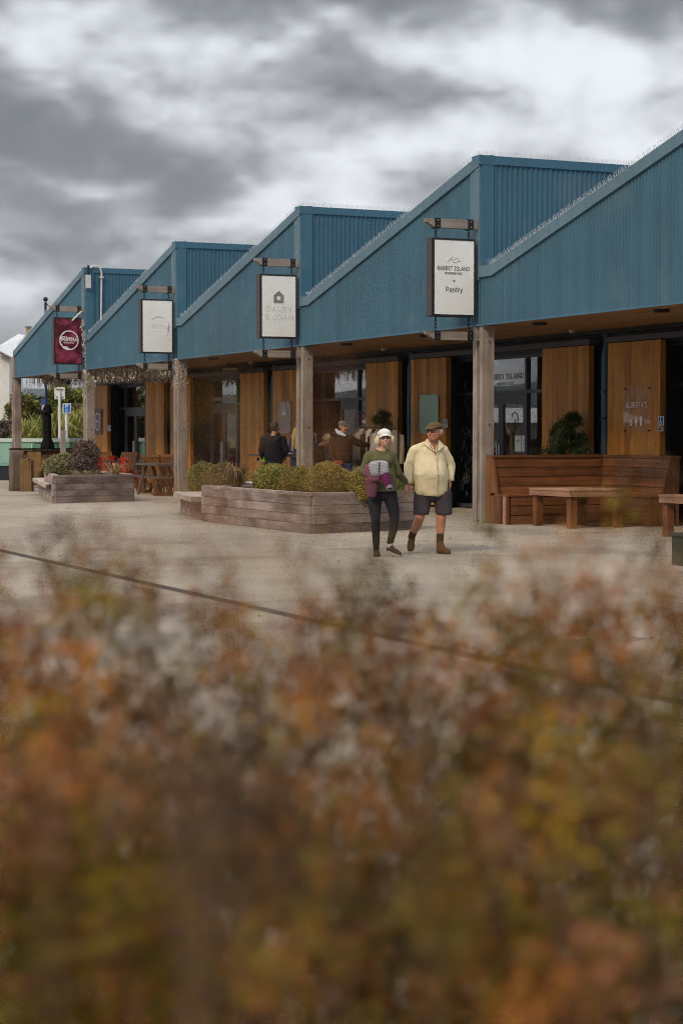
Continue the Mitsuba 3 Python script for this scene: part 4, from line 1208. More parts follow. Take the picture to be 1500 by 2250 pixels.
s = thing("timber_screen", "low brown screen of horizontal boards with dark top rail left of the smaller planter", "screen")
D2 = 59.0
q0, q1 = gd(22, D2 - .6), gd(216, D2 + 1)
ztp = at(100, 985, D2)[2]
for i in range(6):
    za, zb_ = .05 + i * (ztp - .1) / 6, .05 + (i + 1) * (ztp - .1) / 6 - .008
    m = MB(); m.t = (float(np.clip(rng.normal(.4, .2), .05, .9)), 0); m.beam(q0 + [0, 0, (za + zb_) / 2], q1 + [0, 0, (za + zb_) / 2], .05, zb_ - za); obj("board", m, "wood_bench", s)
m = MB((.03, .02, .014)); m.beam(q0 + [0, 0, ztp - .02], q1 + [0, 0, ztp - .02], .2, .06); obj("top_rail", m, "paint", s)
e0, e1 = gd(80, D2 - 1.0), gd(140, D2 - .7)
m = MB(); m.t = (.6, 0); zs = at(80, 1030, D2 - 1)[2]; m.beam(gd(70, D2 - 1.2) + [0, 0, zs], gd(92, D2 - 1.2) + [0, 0, zs], .35, .06); obj("shelf", m, "wood_yellow", s)
m = MB(); m.t = (.35, 2); zq = at(110, 1005, D2 - 1)[2]; m.beam(gd(89, D2 - 1) + [0, 0, zq / 2], gd(142, D2 - .8) + [0, 0, zq / 2], .06, zq); obj("side_panel", m, "wood_bench", s)
m = MB(); m.t = (.5, 2); m.beam(gd(60, D2 - .8) + [0, 0, .6], gd(90, D2 - .8) + [0, 0, .6], .05, 1.0); obj("inner_panel", m, "wood_yellow", s)
s = thing("timber_bollard", "squat yellow brown timber block of upright planks at the left edge", "bollard")
D3 = 54.3
zb_ = at(58, 1007, D3)[2]
for i, (a, b) in enumerate(((46, 52.8), (53.2, 60), (60.5, 64), (64.5, 71))):
    m = MB(); m.t = ((.45, .5, .8, .4)[i], 2); pA, pB = gd(a, D3), gd(b, D3); z = zb_ - (.06 if i == 3 else 0)
    m.beam(pA + [0, 0, z / 2], pB + [0, 0, z / 2], .45, z); obj("plank", m, "wood_yellow", s)
s = thing("stone_pillar", "rough grey brown stone pillar beside the yellow timber block", "pillar")
ms = trimesh.creation.box((.36, .36, 1)); ms = ms.subdivide().subdivide().subdivide()
p3 = gd(36, D3 + .3); zp = at(36, 990, D3)[2]
v = np.array(ms.vertices); v[:, 2] = (v[:, 2] + .5) * zp
v += (meshkit.fbm(np.stack([v * 4, v * 4 + 9, v * 4 + 21], 1), 4)[..., None] - .5).reshape(-1, 3) * .14
obj("shaft", MB((.15, .115, .095)).add(v + p3, ms.faces), "cloth", s, smooth=True)
m = MB(); m.t = (.5, 2); pq = gd(138.5, 47.5); m.beam(pq, pq + [0, 0, at(138, 945, 47.5)[2]], .11, .11, up=(1, 0, 0))
tag(obj("timber_post", m, "wood_grey"), "slim grey timber post rising from the smaller planter", "post")

# neighbouring building at the far left
s = thing("white_building", "small white building with a pale metal roof at the far left edge", "building")
DB = 92
def hp(u, v, d=DB):
    return at(u, v, d)
A_, B_, C_, D__ = hp(-10, 764), hp(28, 784), hp(64, 738, DB + 5), hp(41, 733, DB + 5)
m = MB((.62, .64, .66)); th = np.array([0, 0, .12])
m.hexa([A_ - th, B_ - th, C_ - th, D__ - th], [A_, B_, C_, D__]); obj("roof", m, "paint", s)
m = MB((.10, .09, .09)); m.beam(A_ - [0, 0, .12], B_ - [0, 0, .12], .14, .10); obj("gutter", m, "paint", s)
wa, wb = hp(-40, 900, DB + .5), hp(20.5, 900, DB + .5)
m = MB((.72, .73, .73))
back = FH * 4
m.hexa([(wa[0], wa[1], 0), (wb[0], wb[1], 0), (wb[0] + back[0], wb[1] + back[1], 0), (wa[0] + back[0], wa[1] + back[1], 0)], [(*wa[:2], hp(-10, 768)[2]), (*wb[:2], hp(20, 784)[2]), (wb[0] + back[0], wb[1] + back[1], hp(20, 770)[2]), (wa[0] + back[0], wa[1] + back[1], hp(20, 770)[2])])
obj("wall", m, "paint", s)
ch0, ch1 = hp(62.5, 745, DB + 5), hp(62.5, 720, DB + 5)
m = MB((.35, .25, .15)); m.beam(ch0, ch1, .22, .22, up=(1, 0, 0)); obj("chimney", m, "paint", s)
m = MB((.2, .18, .16)); m.beam(ch1, ch1 + [0, 0, .08], .3, .3, up=(1, 0, 0)); obj("chimney_cap", m, "paint", s)

# ------------------------------------------------------------------ furniture at the wine bar
def rot(a):
    return np.array([[math.cos(a), -math.sin(a), 0], [math.sin(a), math.cos(a), 0], [0, 0, 1]])


def put_parts(parts, p, ang, sc, s):
    M_ = rot(ang)
    for name, mb, mat, kw in parts:
        mb.v = [(v * sc) @ M_.T + p for v in mb.v]
        obj(name, mb, mat, s, **kw)


def slat_chair():
    parts = []
    for i in range(9):
        x = -.20 + i * .05
        m = MB(); m.t = (float(rng.uniform(.4, .7)), 2); m.hexa([(x - .017, .20, .46), (x + .017, .20, .46), (x + .017, .215, .46), (x - .017, .215, .46)], [(x - .017, .31, .90), (x + .017, .31, .90), (x + .017, .325, .90), (x - .017, .325, .90)])
        parts.append(("slat", m, "wood_chair", {}))
    m = MB(); m.t = (.6, 0); m.beam((-.25, .318, .925), (.25, .318, .925), .03, .06); parts.append(("top_rail", m, "wood_chair", {}))
    m = MB(); m.t = (.5, 0)
    for i in range(8):
        y = -.2 + i * .056
        m.box(-.22, .22, y, y + .045, .44, .462)
    parts.append(("seat", m, "wood_chair", {}))
    for sx in (-.235, .235):
        m = MB(); m.t = (.4, 2); m.beam((sx, .33, .95), (sx, -.22, .0), .03, .045); parts.append(("leg", m, "wood_chair", {}))
        m = MB(); m.t = (.4, 2); m.beam((sx * .85, -.2, .44), (sx * .85, .30, .0), .03, .04); parts.append(("leg", m, "wood_chair", {}))
    return parts


REDM = (.36, .018, .014)
def red_chair():
    parts = []
    m = MB(REDM); m.box(-.19, .19, -.18, .18, .44, .455); parts.append(("seat", m, "paint", {}))
    m = MB(REDM)
    a = np.linspace(0, np.pi, 9)
    m.tube([(-.19, .19, .44)] + [(-.19 * math.cos(t), .22, .70 + .16 * math.sin(t) ** .5) for t in a] + [(.19, .19, .44)], .013, 6); parts.append(("back_frame", m, "paint", {}))
    m = MB(REDM); m.hexa([(-.075, .185, .45), (.075, .185, .45), (.075, .19, .45), (-.075, .19, .45)], [(-.085, .222, .86), (.085, .222, .86), (.085, .228, .86), (-.085, .228, .86)]); parts.append(("back_splat", m, "paint", {}))
    for sx in (-1, 1):
        for sy in (-1, 1):
            m = MB(REDM); m.hexa([(sx * .22 - .02, sy * .22 - .02, 0), (sx * .22 + .02, sy * .22 - .02, 0), (sx * .22 + .02, sy * .22 + .02, 0), (sx * .22 - .02, sy * .22 + .02, 0)], [(sx * .17 - .03, sy * .16 - .03, .438), (sx * .17 + .03, sy * .16 - .03, .438), (sx * .17 + .03, sy * .16 + .03, .438), (sx * .17 - .03, sy * .16 + .03, .438)]); parts.append(("leg", m, "paint", {}))
    return parts


AY = YAW  # local +y turned so that it points along the facade as wanted
RA = math.atan2(R[1], R[0])
for u, dep, ang, lab in ((336, 52.8, RA + 3.0, "slatted wooden chair behind the bench with splayed legs"), (377, 53.0, RA + 2.7, "slatted wooden chair half hidden by the timber post wound with lights"),
                         (226, 60.5, RA + .1, "slatted wooden chair behind the round table at the farthest panel"), (274, 60.0, RA - .35, "slatted wooden chair against the far glass doors"), (312, 58.5, RA - 1.35, "slatted wooden chair seen side on near the red chairs")):
    s = thing("slatted_chair", lab, "chair")
    put_parts(slat_chair(), gd(u, dep), ang, 1.12, s)
for u, dep, ang, lab in ((213, 56.0, RA + 3.5, "red metal chair left of the round dark table"), (284, 54.5, RA + 2.5, "brighter red metal chair right of the round dark table"), (246, 59.0, RA + .2, "red metal chair behind the round dark table")):
    s = thing("metal_chair", lab, "chair")
    put_parts(red_chair(), gd(u, dep), ang, 1.12, s)
s = thing("round_table", "round dark table between the red metal chairs", "table")
p = gd(243, 57.2)
m = MB((.05, .05, .052)); m.tube([p + [0, 0, .80], p + [0, 0, .84]], .52, 28); obj("tabletop", m, "paint", s)
m = MB((.03, .03, .03)); m.tube([p + [0, 0, .03], p + [0, 0, .80]], .04, 8); obj("pedestal", m, "paint", s)
m = MB((.03, .03, .03)); m.tube([p, p + [0, 0, .03]], .28, 16); obj("base", m, "paint", s)

s = thing("outdoor_bench", "dark topped outdoor bench on two splayed timber frames before the wine bar", "bench")
bx0, bx1, by = -22.3, -19.9, .0
def trap(x, yc, w0, w1, z1, mb):
    mb.beam((x, yc - w1 / 2, z1), (x, yc - w0 / 2, .04), .09, .07, up=(1, 0, 0)); mb.beam((x, yc + w1 / 2, z1), (x, yc + w0 / 2, .04), .09, .07, up=(1, 0, 0)); mb.beam((x + .001, yc - w0 / 2 - .02, .045), (x + .001, yc + w0 / 2 + .02, .045), .09, .088)
pA, pB = on(317, 1083, "Z", 0), on(358, 1089.5, "Z", 0)
zt_ = .50
for q in (pA, pB):
    m = MB(); m.t = (.35, 2); trap(q[0], q[1], .34, .56, zt_ - .05, m); obj("leg_frame", m, "wood_bench", s)
m = MB((.07, .066, .062)); m.hexa([(pA[0] - .5, pA[1] - .26, zt_ - .05), (pB[0] + .35, pB[1] - .26, zt_ - .05), (pB[0] + .35, pB[1] + .24, zt_ - .05), (pA[0] - .5, pA[1] + .24, zt_ - .05)], [(pA[0] - .5, pA[1] - .26, zt_), (pB[0] + .35, pB[1] - .26, zt_), (pB[0] + .35, pB[1] + .24, zt_), (pA[0] - .5, pA[1] + .24, zt_)]); obj("seat", m, "paint", s)
s = thing("outdoor_table", "dark topped outdoor table on leaning timber legs behind the splayed bench", "table")
tc = gd(352, 50.6); zt_ = at(350, 1019, 50.2)[2]
m = MB((.085, .08, .075)); m.box(tc[0] - 1.3, tc[0] + .5, tc[1] - .28, tc[1] + .45, zt_ - .05, zt_); obj("tabletop", m, "paint", s)
for xx in (tc[0] - 1.1, tc[0] + .25):
    m = MB((.10, .085, .06)); m.beam((xx, tc[1] - .04, zt_ - .06), (xx, tc[1] - .26, .0), .08, .08, up=(1, 0, 0)); m.beam((xx, tc[1] + .14, zt_ - .06), (xx, tc[1] + .40, .0), .08, .08, up=(1, 0, 0)); obj("leg_frame", m, "paint", s)

# market rack and table before the second shop
s = thing("clothes_rack", "black metal clothes rack before the shop with the open door", "rack")
r0, r1 = at(781, 937, 42.2), at(874, 941, 41.6)
m = MB(); m.tube([r0, r1], .014, 6); obj("rail", m, "black", s)
for q in (r0, r1):
    m = MB(); a = np.linspace(np.pi / 2, np.pi * 1.0, 5); m.tube([(q[0], q[1], 0), q, q + [0, 0, .22]], .014, 6); obj("upright", m, "black", s)
m = MB(); hq = r0 + [0, 0, .22]; m.tube([hq + R * (.11 - .11 * math.cos(t)) + U * .11 * math.sin(t) for t in np.linspace(0, np.pi, 9)], .014, 6); obj("hook", m, "black", s)
garm = [((.28, .22, .15), "cream"), ((.40, .37, .33), "off white"), ((.16, .11, .07), "tan"), ((.46, .44, .41), "white"), ((.13, .045, .03), "rust"), ((.30, .28, .27), "pale grey"), ((.40, .385, .37), "ivory"), ((.17, .06, .055), "brick red"), ((.14, .13, .12), "grey"), ((.30, .25, .2), "sand")]
dirr = unit(r1 - r0)
dfl = np.array([-dirr[1], dirr[0], 0])
for i, (col, nm) in enumerate(garm):
    t = (i + .6) / (len(garm) + .5)
    p = r0 * (1 - t) + r1 * t - [0, 0, .03]
    ln = [.85, .7, .95, .72, 1.25, .66, .7, 1.2, .8, .75][i]
    wv, n1, n2 = [], 14, 9
    tw_ = [.25, .5, .1, .7, .2, .45, .6, .15, .35, .5][i]
    dv = unit(dfl * (1 - tw_) + dirr * tw_)
    dn = np.cross(dv, [0, 0, 1.0])
    for a in range(n1):
        z = -ln * a / (n1 - 1)
        hw = .07 + .13 * min(1, a / 2.0) + .03 * a / n1
        for b in range(n2):
            o = (b / (n2 - 1) - .5) * 2
            wv.append(p + dv * (o * hw) + dn * ((.018 * math.sin(b * 2.1 + i * 1.7 + a * .35) + .012 * math.sin(b * 4.3 + i)) * (a / n1 + .3)) + np.array([0, 0, z - .045 * abs(o) * (a < 2)]))
    f = [[a * n2 + b, a * n2 + b + 1, (a + 1) * n2 + b + 1, (a + 1) * n2 + b] for a in range(n1 - 1) for b in range(n2 - 1)]
    wv = np.array(wv); wb_ = wv + dn * .035
    m = MB(col); m.add(np.vstack([wv, wb_]), np.vstack([f, [[q + n1 * n2 for q in x[::-1]] for x in f]]))
    g_ = thing("garment", nm + " garment hanging on the clothes rack, number " + ["one", "two", "three", "four", "five", "six", "seven", "eight", "nine", "ten"][i] + " from the left", "garment", "garments on the clothes rack")
    labels[g_]["label"] = nm + " garment hanging on the black clothes rack behind the woman in the white cap"
    obj("cloth", m, "cloth", g_, smooth=True)
    h_ = MB(); h_.tube([p + [0, 0, .04], p + [0, 0, -.005]], .006, 4); obj("hanger", h_, "black", g_)
s = thing("display_table", "grey market table before the cedar panel, mostly hidden by the man in the dark hoodie", "table")
c = at(612, 1000, 43.6); zt_ = c[2]
e0, e1 = at(563, 998, 43.6), at(668, 998, 42.8)
m = MB((.05, .048, .05)); m.beam(e0 - [0, 0, .02], e1 - [0, 0, .02], .6, .05); obj("tabletop", m, "paint", s)
for q in (e0, e1):
    for o in (-.22, .22):
        m = MB((.04, .04, .04)); qq = q * .92 + c * .08 + FH * o; m.tube([(qq[0], qq[1], 0), (qq[0], qq[1], zt_ - .05)], .02, 6); obj("leg", m, "paint", s)
s = thing("paper", "white sheet of paper on the market table right of the dark hoodie", "paper")
c1 = at(634, 999, 43.0); m = MB((.75, .76, .78)); m.hexa([c1 + R * -.08 + U * -.06, c1 + R * .1 + U * -.05, c1 + R * .1 + U * -.05 + FH * .02, c1 + R * -.08 + U * -.06 + FH * .02], [c1 + R * -.06 + U * .07, c1 + R * .09 + U * .03, c1 + R * .09 + U * .03 + FH * .02, c1 + R * -.06 + U * .07 + FH * .02]); obj("sheet", m, "paint", s)
s = thing("shopping_bag", "bright green shopping bag at the left hip of the man in the dark hoodie", "bag")
c1 = at(579, 1018, 41.9); m = MB((.10, .42, .03))
m.hexa([c1 + R * -.035 - U * .10, c1 + R * .035 - U * .10, c1 + R * .035 - U * .10 + FH * .06, c1 + R * -.035 - U * .1 + FH * .06], [c1 + R * -.03 + U * .09, c1 + R * .03 + U * .07, c1 + R * .03 + U * .07 + FH * .04, c1 + R * -.03 + U * .09 + FH * .04]); obj("body", m, "cloth", s)
m = MB((.10, .42, .03)); m.tube([c1 + R * -.02 + U * .09, c1 + U * .15, c1 + R * .02 + U * .075], .007, 5); obj("handle", m, "cloth", s)

# painted mark on the paving
s0 = on(1290, 1394, "Z", 0.004); s1 = on(1425, 1400, "Z", .004)
m = MB((.07, .06, .055))
qa = [on(u, v, "Z", .004) for u, v in ((1235, 1391), (1330, 1384), (1436, 1401), (1345, 1412))]
m.add(qa, [[0, 1, 2, 3]]) if False else None
dk = MB((.17, .15, .13)); dk.hexa([(*q[:2], .0015) for q in qa], [(*q[:2], .004) for q in qa])
pm = obj("paint_patch", dk, "paint"); tag(pm, "dark patch with worn white stencil marks painted on the paving", "painted marking", kind="structure")
wm = MB((.55, .52, .47))
r3 = np.random.default_rng(9)
for (ua, va, ub, vb, n) in ((1328, 1388, 1426, 1402, 15), (1342, 1396, 1392, 1406, 7)):
    for i in range(n):
        t = (i + .2) / n
        u_, v_ = ua + (ub - ua) * t, va + (vb - va) * t
        p_ = on(u_, v_, "Z", .004); p2 = on(u_ + r3.uniform(4, 9), v_ + r3.uniform(-1.5, 1), "Z", .004)
        wm.beam((p_[0], p_[1], .006), (p2[0], p2[1], .006), .035, .004)
for q in (((1203, 1407), (1253, 1402)), ((1262, 1406), (1287, 1402))):
    p_, p2 = on(*q[0], "Z", .004), on(*q[1], "Z", .004); wm.beam((p_[0], p_[1], .006), (p2[0], p2[1], .006), .09, .004)
obj("stencil", wm, "paint", pm)

# ------------------------------------------------------------------ the hedge close to the camera
s = thing("hedge", "blurred rust, mauve and olive small leaved hedge filling the foreground", "hedge")
r = np.random.default_rng(5)
ZT = 1.50


def world(la, de, z):
    return np.stack([CAM[0] + FH[0] * de + R[0] * la, CAM[1] + FH[1] * de + R[1] * la, z], -1)


HC = [(.215, .078, .014), (.225, .098, .048), (.155, .112, .005), (.33, .130, .010), (.040, .022, .005), (.31, .155, .075), (.50, .28, .005)]


def hcol(P, n):
    """tips mauve and rust, lower growth olive, gold and dark"""
    k = meshkit.fbm(P * 8, 3, 17)
    low = np.clip((1.40 - P[:, 2]) / .35, 0, 1)
    w1 = np.clip((k - .5) * 5 + .62 - .38 * low, 0, 1)[:, None]
    warm = pal(HC, [4.0, 4.2, 1.8, .9, 1.2, .9, .03], n, r)
    warm2 = pal(HC, [3.6, 1.4, 3.0, 1.5, 2.4, .6, .55], n, r)
    warm = np.where(r.random((n, 1)) < low[:, None], warm2, warm)
    green = pal(HC, [.8, .7, 5.5, .5, 2.0, .4, .35], n, r)
    return np.where(r.random((n, 1)) < w1, warm, green)


def hedge_leaves(name, lat, ls, zlo, lat0=0.0, dens=1.0, per=34, cr=.030):
    """leaf clusters; their number grows with the depth below the loose top"""
    kh = lambda h: np.minimum(6.5, .12 + .95 * (np.maximum(h, 0) / .15) ** 1.65)
    hs = np.linspace(0, ZT - zlo, 200)
    w = kh(hs)
    A = 2 * (lat - lat0) * 1.7
    n = int(np.trapezoid(w, hs) * A / (.25 * ls * ls * .6) * dens / per)
    h = np.interp(r.random(n), np.cumsum(w) / w.sum(), hs)
    la = r.uniform(lat0, lat, n) * np.where(r.random(n) < .5, -1, 1) if lat0 else r.uniform(-lat, lat, n)
    de = r.uniform(1.55, 3.25, n)
    z = ZT - h + .11 * (meshkit.fbm(np.stack([la * 4, de * 4, 0 * la], -1), 3, 2) - .5)
    g_ = meshkit.fbm(np.stack([la * 6, de * 6, z * 6], -1), 3, 8)
    keep = r.random(n) < np.clip((g_ - .40) * 7.0, 0.06, 1)
    C = world(la[keep], de[keep], z[keep])
    n = len(C)
    cc = hcol(C, n) * r.uniform(.45, 1.4, (n, 1))
    idx = np.repeat(np.arange(n), per)
    P = C[idx] + r.normal(0, cr * .72, (n * per, 3)) * np.array([1, 1, 1.25])
    col = cc[idx] * r.uniform(.8, 1.2, (len(P), 1))
    tag(obj(name, leaves(P, ls, ls * .6, col, None, r), "leaf", s), kind="stuff")


hedge_leaves("leaves", 1.2, .019, .72)
hedge_leaves("side_leaves", 3.4, .040, .4, lat0=1.2, dens=.8, per=20, cr=.06)
tw = MB((.13, .07, .05))
for i in range(260):
    la0, de0 = r.uniform(-1.4, 1.4), r.uniform(1.55, 3.2)
    p0 = world(np.array([la0]), np.array([de0]), np.array([1.15]))[0]
    p1 = p0 + np.array([r.normal(0, .05), r.normal(0, .05), r.uniform(.05, .26)])
    tw.tube([p0, (p0 + p1) / 2 + r.normal(0, .01, 3), p1], [.003, .0024, .0010], 4, caps=False)
for i in range(420):
    la0, de0 = r.uniform(-2.6, 2.6), r.uniform(1.6, 3.2)
    p0 = world(np.array([la0]), np.array([de0]), np.array([.05]))[0]
    p1 = p0 + np.array([r.normal(0, .12), r.normal(0, .12), r.uniform(.7, 1.15)])
    tw.tube([p0, (p0 + p1) / 2 + r.normal(0, .05, 3), p1], [.007, .005, .002], 5, caps=False)
tag(obj("stems", tw, "leaf", s), kind="stuff")

PP = []
for u, v, d_, n in ((722, 1000, .95, 26), (455, 915, .8, 12), (498, 705, .85, 7), (420, 1165, 1.0, 30), (640, 1170, 1.0, 36), (1180, 1260, 1.1, 30), (110, 1240, 1.1, 30), (1440, 1280, 1.1, 24), (1000, 1255, 1.1, 30), (540, 1225, 1.1, 36), (780, 1250, 1.1, 30), (300, 1245, 1.1, 30)):
    c = at(u, v, d_)
    b0 = c + np.array([r.normal(0, .03), r.normal(0, .03), -.3])
    tw2 = MB((.13, .07, .05)); tw2.tube([b0, (b0 + c) / 2 + r.normal(0, .006, 3), c + [0, 0, .012]], [.0016, .0012, .0006], 4, caps=False)
    obj("stray_stem", tw2, "leaf", s)
    PP.append(c + r.normal(0, .011, (n, 3)) * [1, 1, 1.5])
PP = np.vstack(PP)
tag(obj("stray_leaves", leaves(PP, .010, .006, hcol(PP, len(PP)), None, r), "leaf", s), kind="stuff")

r4 = np.random.default_rng(12)
n = 150
P = np.stack([r4.uniform(-12, 22, n), r4.uniform(-12, .5, n), np.full(n, .006)], -1)
lt = leaves(P, .05, .03, pal([(.10, .06, .03), (.05, .04, .03), (.35, .30, .22), (.2, .12, .05)], [3, 3, 2, 1], n, r4), None, r4, bend=.3)
lt.v = [np.stack([v[:, 0], v[:, 1], np.clip(v[:, 2], .004, .02)], -1) for v in lt.v]
tag(obj("leaf_litter", lt, "leaf"), "small dead leaves and crumbs scattered over the paving", kind="stuff")

# ------------------------------------------------------------------ people
BAS = np.stack([R, FH, np.array([0, 0, 1.0])], 1)      # columns: image right, away from the camera, up


class Fig:
    """One figure in a frame of its own: x to the picture's right, y away from the camera, z up; points come from the photograph."""

    def __init__(self, depth, label, crop=None):
        self.D = depth
        self.crop = crop
        self.O = gd(750, depth)
        self.key = thing("person", label, "person")
        self.body = []

    def p(self, x, y, dd=0.0):
        if self.crop:
            x, y = self.crop[0] + x / self.crop[2], self.crop[1] + y / self.crop[2]
        return (at(x, y, self.D + dd) - self.O) @ BAS

    def world(self, v):
        return np.asarray(v) @ BAS.T + self.O

    def add(self, name, m, color, mat="cloth", smooth=True, root=False):
        if isinstance(m, trimesh.Trimesh):
            v, f = np.asarray(m.vertices), np.asarray(m.faces)
        else:
            v, f = m
        mb = MB(np.tile(color, (len(v), 1)) if np.ndim(color) == 1 else color)
        mb.add(self.world(v), f)
        if root:
            m_ = (np.vstack(mb.v), np.vstack(mb.f))
            scene[self.key] = mikit.ply(m_, mat, smooth=smooth, color=np.vstack(mb.cs))
            return self.key
        return obj(name, mb, mat, self.key, smooth=smooth)


def ball(c, r, n=20):
    r = np.broadcast_to(r, 3)
    return m3.Manifold.sphere(1.0, n).scale([float(x) for x in r]).translate([float(x) for x in c])


def bone(a, ra, b, rb, n=18):
    return m3.Manifold.batch_hull([ball(a, ra, n), ball(b, rb, n)])


def chain(*pr):
    return [bone(pr[i][0], pr[i][1], pr[i + 1][0], pr[i + 1][1]) for i in range(len(pr) - 1)]


def skin_mesh(parts, step=.02, it=8, fold=0.0, fs=9.0, seed=1, stretch=(1, 1, .45)):
    m = m3.Manifold.batch_boolean(parts, m3.OpType.Add).refine_to_length(step)
    k = m.to_mesh()
    t = trimesh.Trimesh(np.asarray(k.vert_properties)[:, :3], np.asarray(k.tri_verts), process=True)
    if it:
        trimesh.smoothing.filter_taubin(t, lamb=.5, nu=.52, iterations=it)
    if fold:
        v = np.asarray(t.vertices)
        n_ = meshkit.fbm(v * fs * np.array(stretch) + seed * 5, 3, seed) - .5
        t.vertices = v + np.asarray(t.vertex_normals) * (n_ * fold * 2)[:, None]
    return t


def solid(t):
    m = m3.Manifold(m3.Mesh(np.asarray(t.vertices, np.float32), np.asarray(t.faces, np.uint32)))
    return m


def back(m):
    k = m.to_mesh()
    return trimesh.Trimesh(np.asarray(k.vert_properties)[:, :3], np.asarray(k.tri_verts), process=False)


def rz(a):
    return np.array([[math.cos(a), -math.sin(a), 0], [math.sin(a), math.cos(a), 0], [0, 0, 1]])


def rx(a):
    return np.array([[1, 0, 0], [0, math.cos(a), -math.sin(a)], [0, math.sin(a), math.cos(a)]])


class Head:
    """A head whose face looks along local -y before the turn (yaw) and nod (pitch)."""

    def __init__(self, c, yaw=0, nod=0, s=1.0, wide=1.0, tilt=0.0):
        ry = np.array([[math.cos(tilt), 0, math.sin(tilt)], [0, 1, 0], [-math.sin(tilt), 0, math.cos(tilt)]])
        self.M, self.c, self.s, self.w = rz(yaw) @ rx(nod) @ ry, np.asarray(c, float), s, wide

    def q(self, x, y, z):
        return self.c + self.M @ (np.array([x * self.w, y, z]) * self.s)

    def ell(self, c, r, n=24):
        m = m3.Manifold.sphere(1.0, n).scale([float(r[0] * self.w), float(r[1]), float(r[2])])
        A = np.zeros((3, 4)); A[:, :3] = self.M * self.s; A[:, 3] = self.q(*c)
        return m.transform(A)

    def hull(self, *cr):
        return m3.Manifold.batch_hull([self.ell(c, r, 16) for c, r in cr])

    def parts(self, jowl=0.0):
        e = self.ell
        P = [e((0, .012, .028), (.076, .094, .088)), e((0, -.02, -.035), (.064 + jowl, .068, .075)), self.hull(((0, -.055, -.088), (.027 + jowl, .028, .024)), ((.035, -.01, -.06), (.03 + jowl, .04, .03)), ((-.035, -.01, -.06), (.03 + jowl, .04, .03))),
             self.hull(((0, -.086, .008), (.008, .012, .012)), ((0, -.101, -.030), (.014, .016, .011))), e((.036, -.062, -.03), (.027, .026, .026)), e((-.036, -.062, -.03), (.027, .026, .026)),
             e((0, -.080, -.064), (.026, .014, .009)), e((0, -.076, -.078), (.022, .014, .009)), e((0, -.072, .03), (.055, .022, .014)),
             e((.079, .012, -.012), (.010, .022, .032)), e((-.079, .012, -.012), (.010, .022, .032))]
        return P


def hand_parts(w, d, n_, side, L_=.175, curl=.5, spread=.0):
    """w: wrist, d: pointing direction, n_: palm normal (fingers curl towards it), side: thumb side direction."""
    d, n_ = unit(np.array(d, float)), unit(np.array(n_, float))
    s_ = unit(np.cross(d, n_)) * side
    P = [m3.Manifold.batch_hull([ball(w, .026, 12), ball(w + d * .08 + s_ * .028, .016, 12), ball(w + d * .08 - s_ * .030, .015, 12), ball(w + d * .02 + s_ * .025, .018, 12)])]
    for i, (o, ln) in enumerate(((.030, .072), (.010, .082), (-.010, .077), (-.029, .060))):
        a = w + d * .080 + s_ * o
        ang = 0.0
        for j, fr in enumerate((.45, .32, .26)):
            ang += curl * (.9 + .18 * i / 3) * (.8 if j == 0 else 1.0)
            dd = d * math.cos(ang) + n_ * math.sin(ang) + s_ * spread * o * 6
            b = a + unit(dd) * ln * fr
            P.append(bone(a, .0100 - .0012 * j, b, .0092 - .0012 * j, 10))
            a = b
    a = w + d * .03 + s_ * .03
    b = a + unit(d * .6 + s_ * .75 + n_ * .4) * .042
    c = b + unit(d * .9 + s_ * .1 + n_ * .5) * .034
    P += [bone(a, .0125, b, .0115, 10), bone(b, .0112, c, .009, 10)]
    return P


def shoe(f, name, heel, toe, width, height, color, sole, ankle, lift=0.0):
    """heel and toe: points on the sole in the figure frame."""
    heel, toe = np.asarray(heel, float), np.asarray(toe, float)
    d = unit(toe - heel)
    s_ = unit(np.cross(d, [0, 0, 1.0])) if abs(d[2]) < .95 else np.array([1.0, 0, 0])
    u = unit(np.cross(s_, d))
    L_ = np.linalg.norm(toe - heel)
    pt = lambda t, o, h: heel + d * (t * L_) + s_ * o + u * h
    w = width / 2
    P = [m3.Manifold.batch_hull([ball(pt(.10, 0, .045), (w * .72, w * .72, .04), 14), ball(pt(.42, 0, .045), (w * .8, w * .8, .045), 14), ball(ankle, w * .82, 14)]),
         m3.Manifold.batch_hull([ball(pt(.30, 0, .05), w * .85, 14), ball(pt(.66, 0, .042), w * .92, 14), ball(pt(.88, .0, .032), w * .72, 14), ball(pt(.12, 0, .035), w * .72, 14)])]
    t = skin_mesh(P, .014, 6)
    v = np.asarray(t.vertices).copy()
    low = ((v - heel) @ u)
    v = v + np.outer(np.maximum(.012 - low, 0), u)
    t.vertices = v
    k = f.add(name, t, color, "cloth")
    n = 26
    a = np.linspace(0, 2 * np.pi, n, endpoint=False)
    xx = .5 + .52 * np.cos(a); yy = w * 1.02 * np.sign(np.sin(a)) * np.abs(np.sin(a)) ** .75 * (1 - .18 * (1 - xx) ** 2)
    V = [pt(x, y, 0.002) for x, y in zip(xx, yy)] + [pt(x, y * .98, .024 + .012 * (1 - x)) for x, y in zip(xx, yy)]
    V += [pt(.5, 0, 0.002), pt(.5, 0, .03)]
    F_ = [[i, (i + 1) % n, n + (i + 1) % n] for i in range(n)] + [[i, n + (i + 1) % n, n + i] for i in range(n)] + [[2 * n, (i + 1) % n, i] for i in range(n)] + [[2 * n + 1, n + i, n + (i + 1) % n] for i in range(n)]
    mb = MB(sole); mb.add(f.world(np.array(V)), F_); obj("sole", mb, "cloth", k, smooth=30 if False else False)
    return k


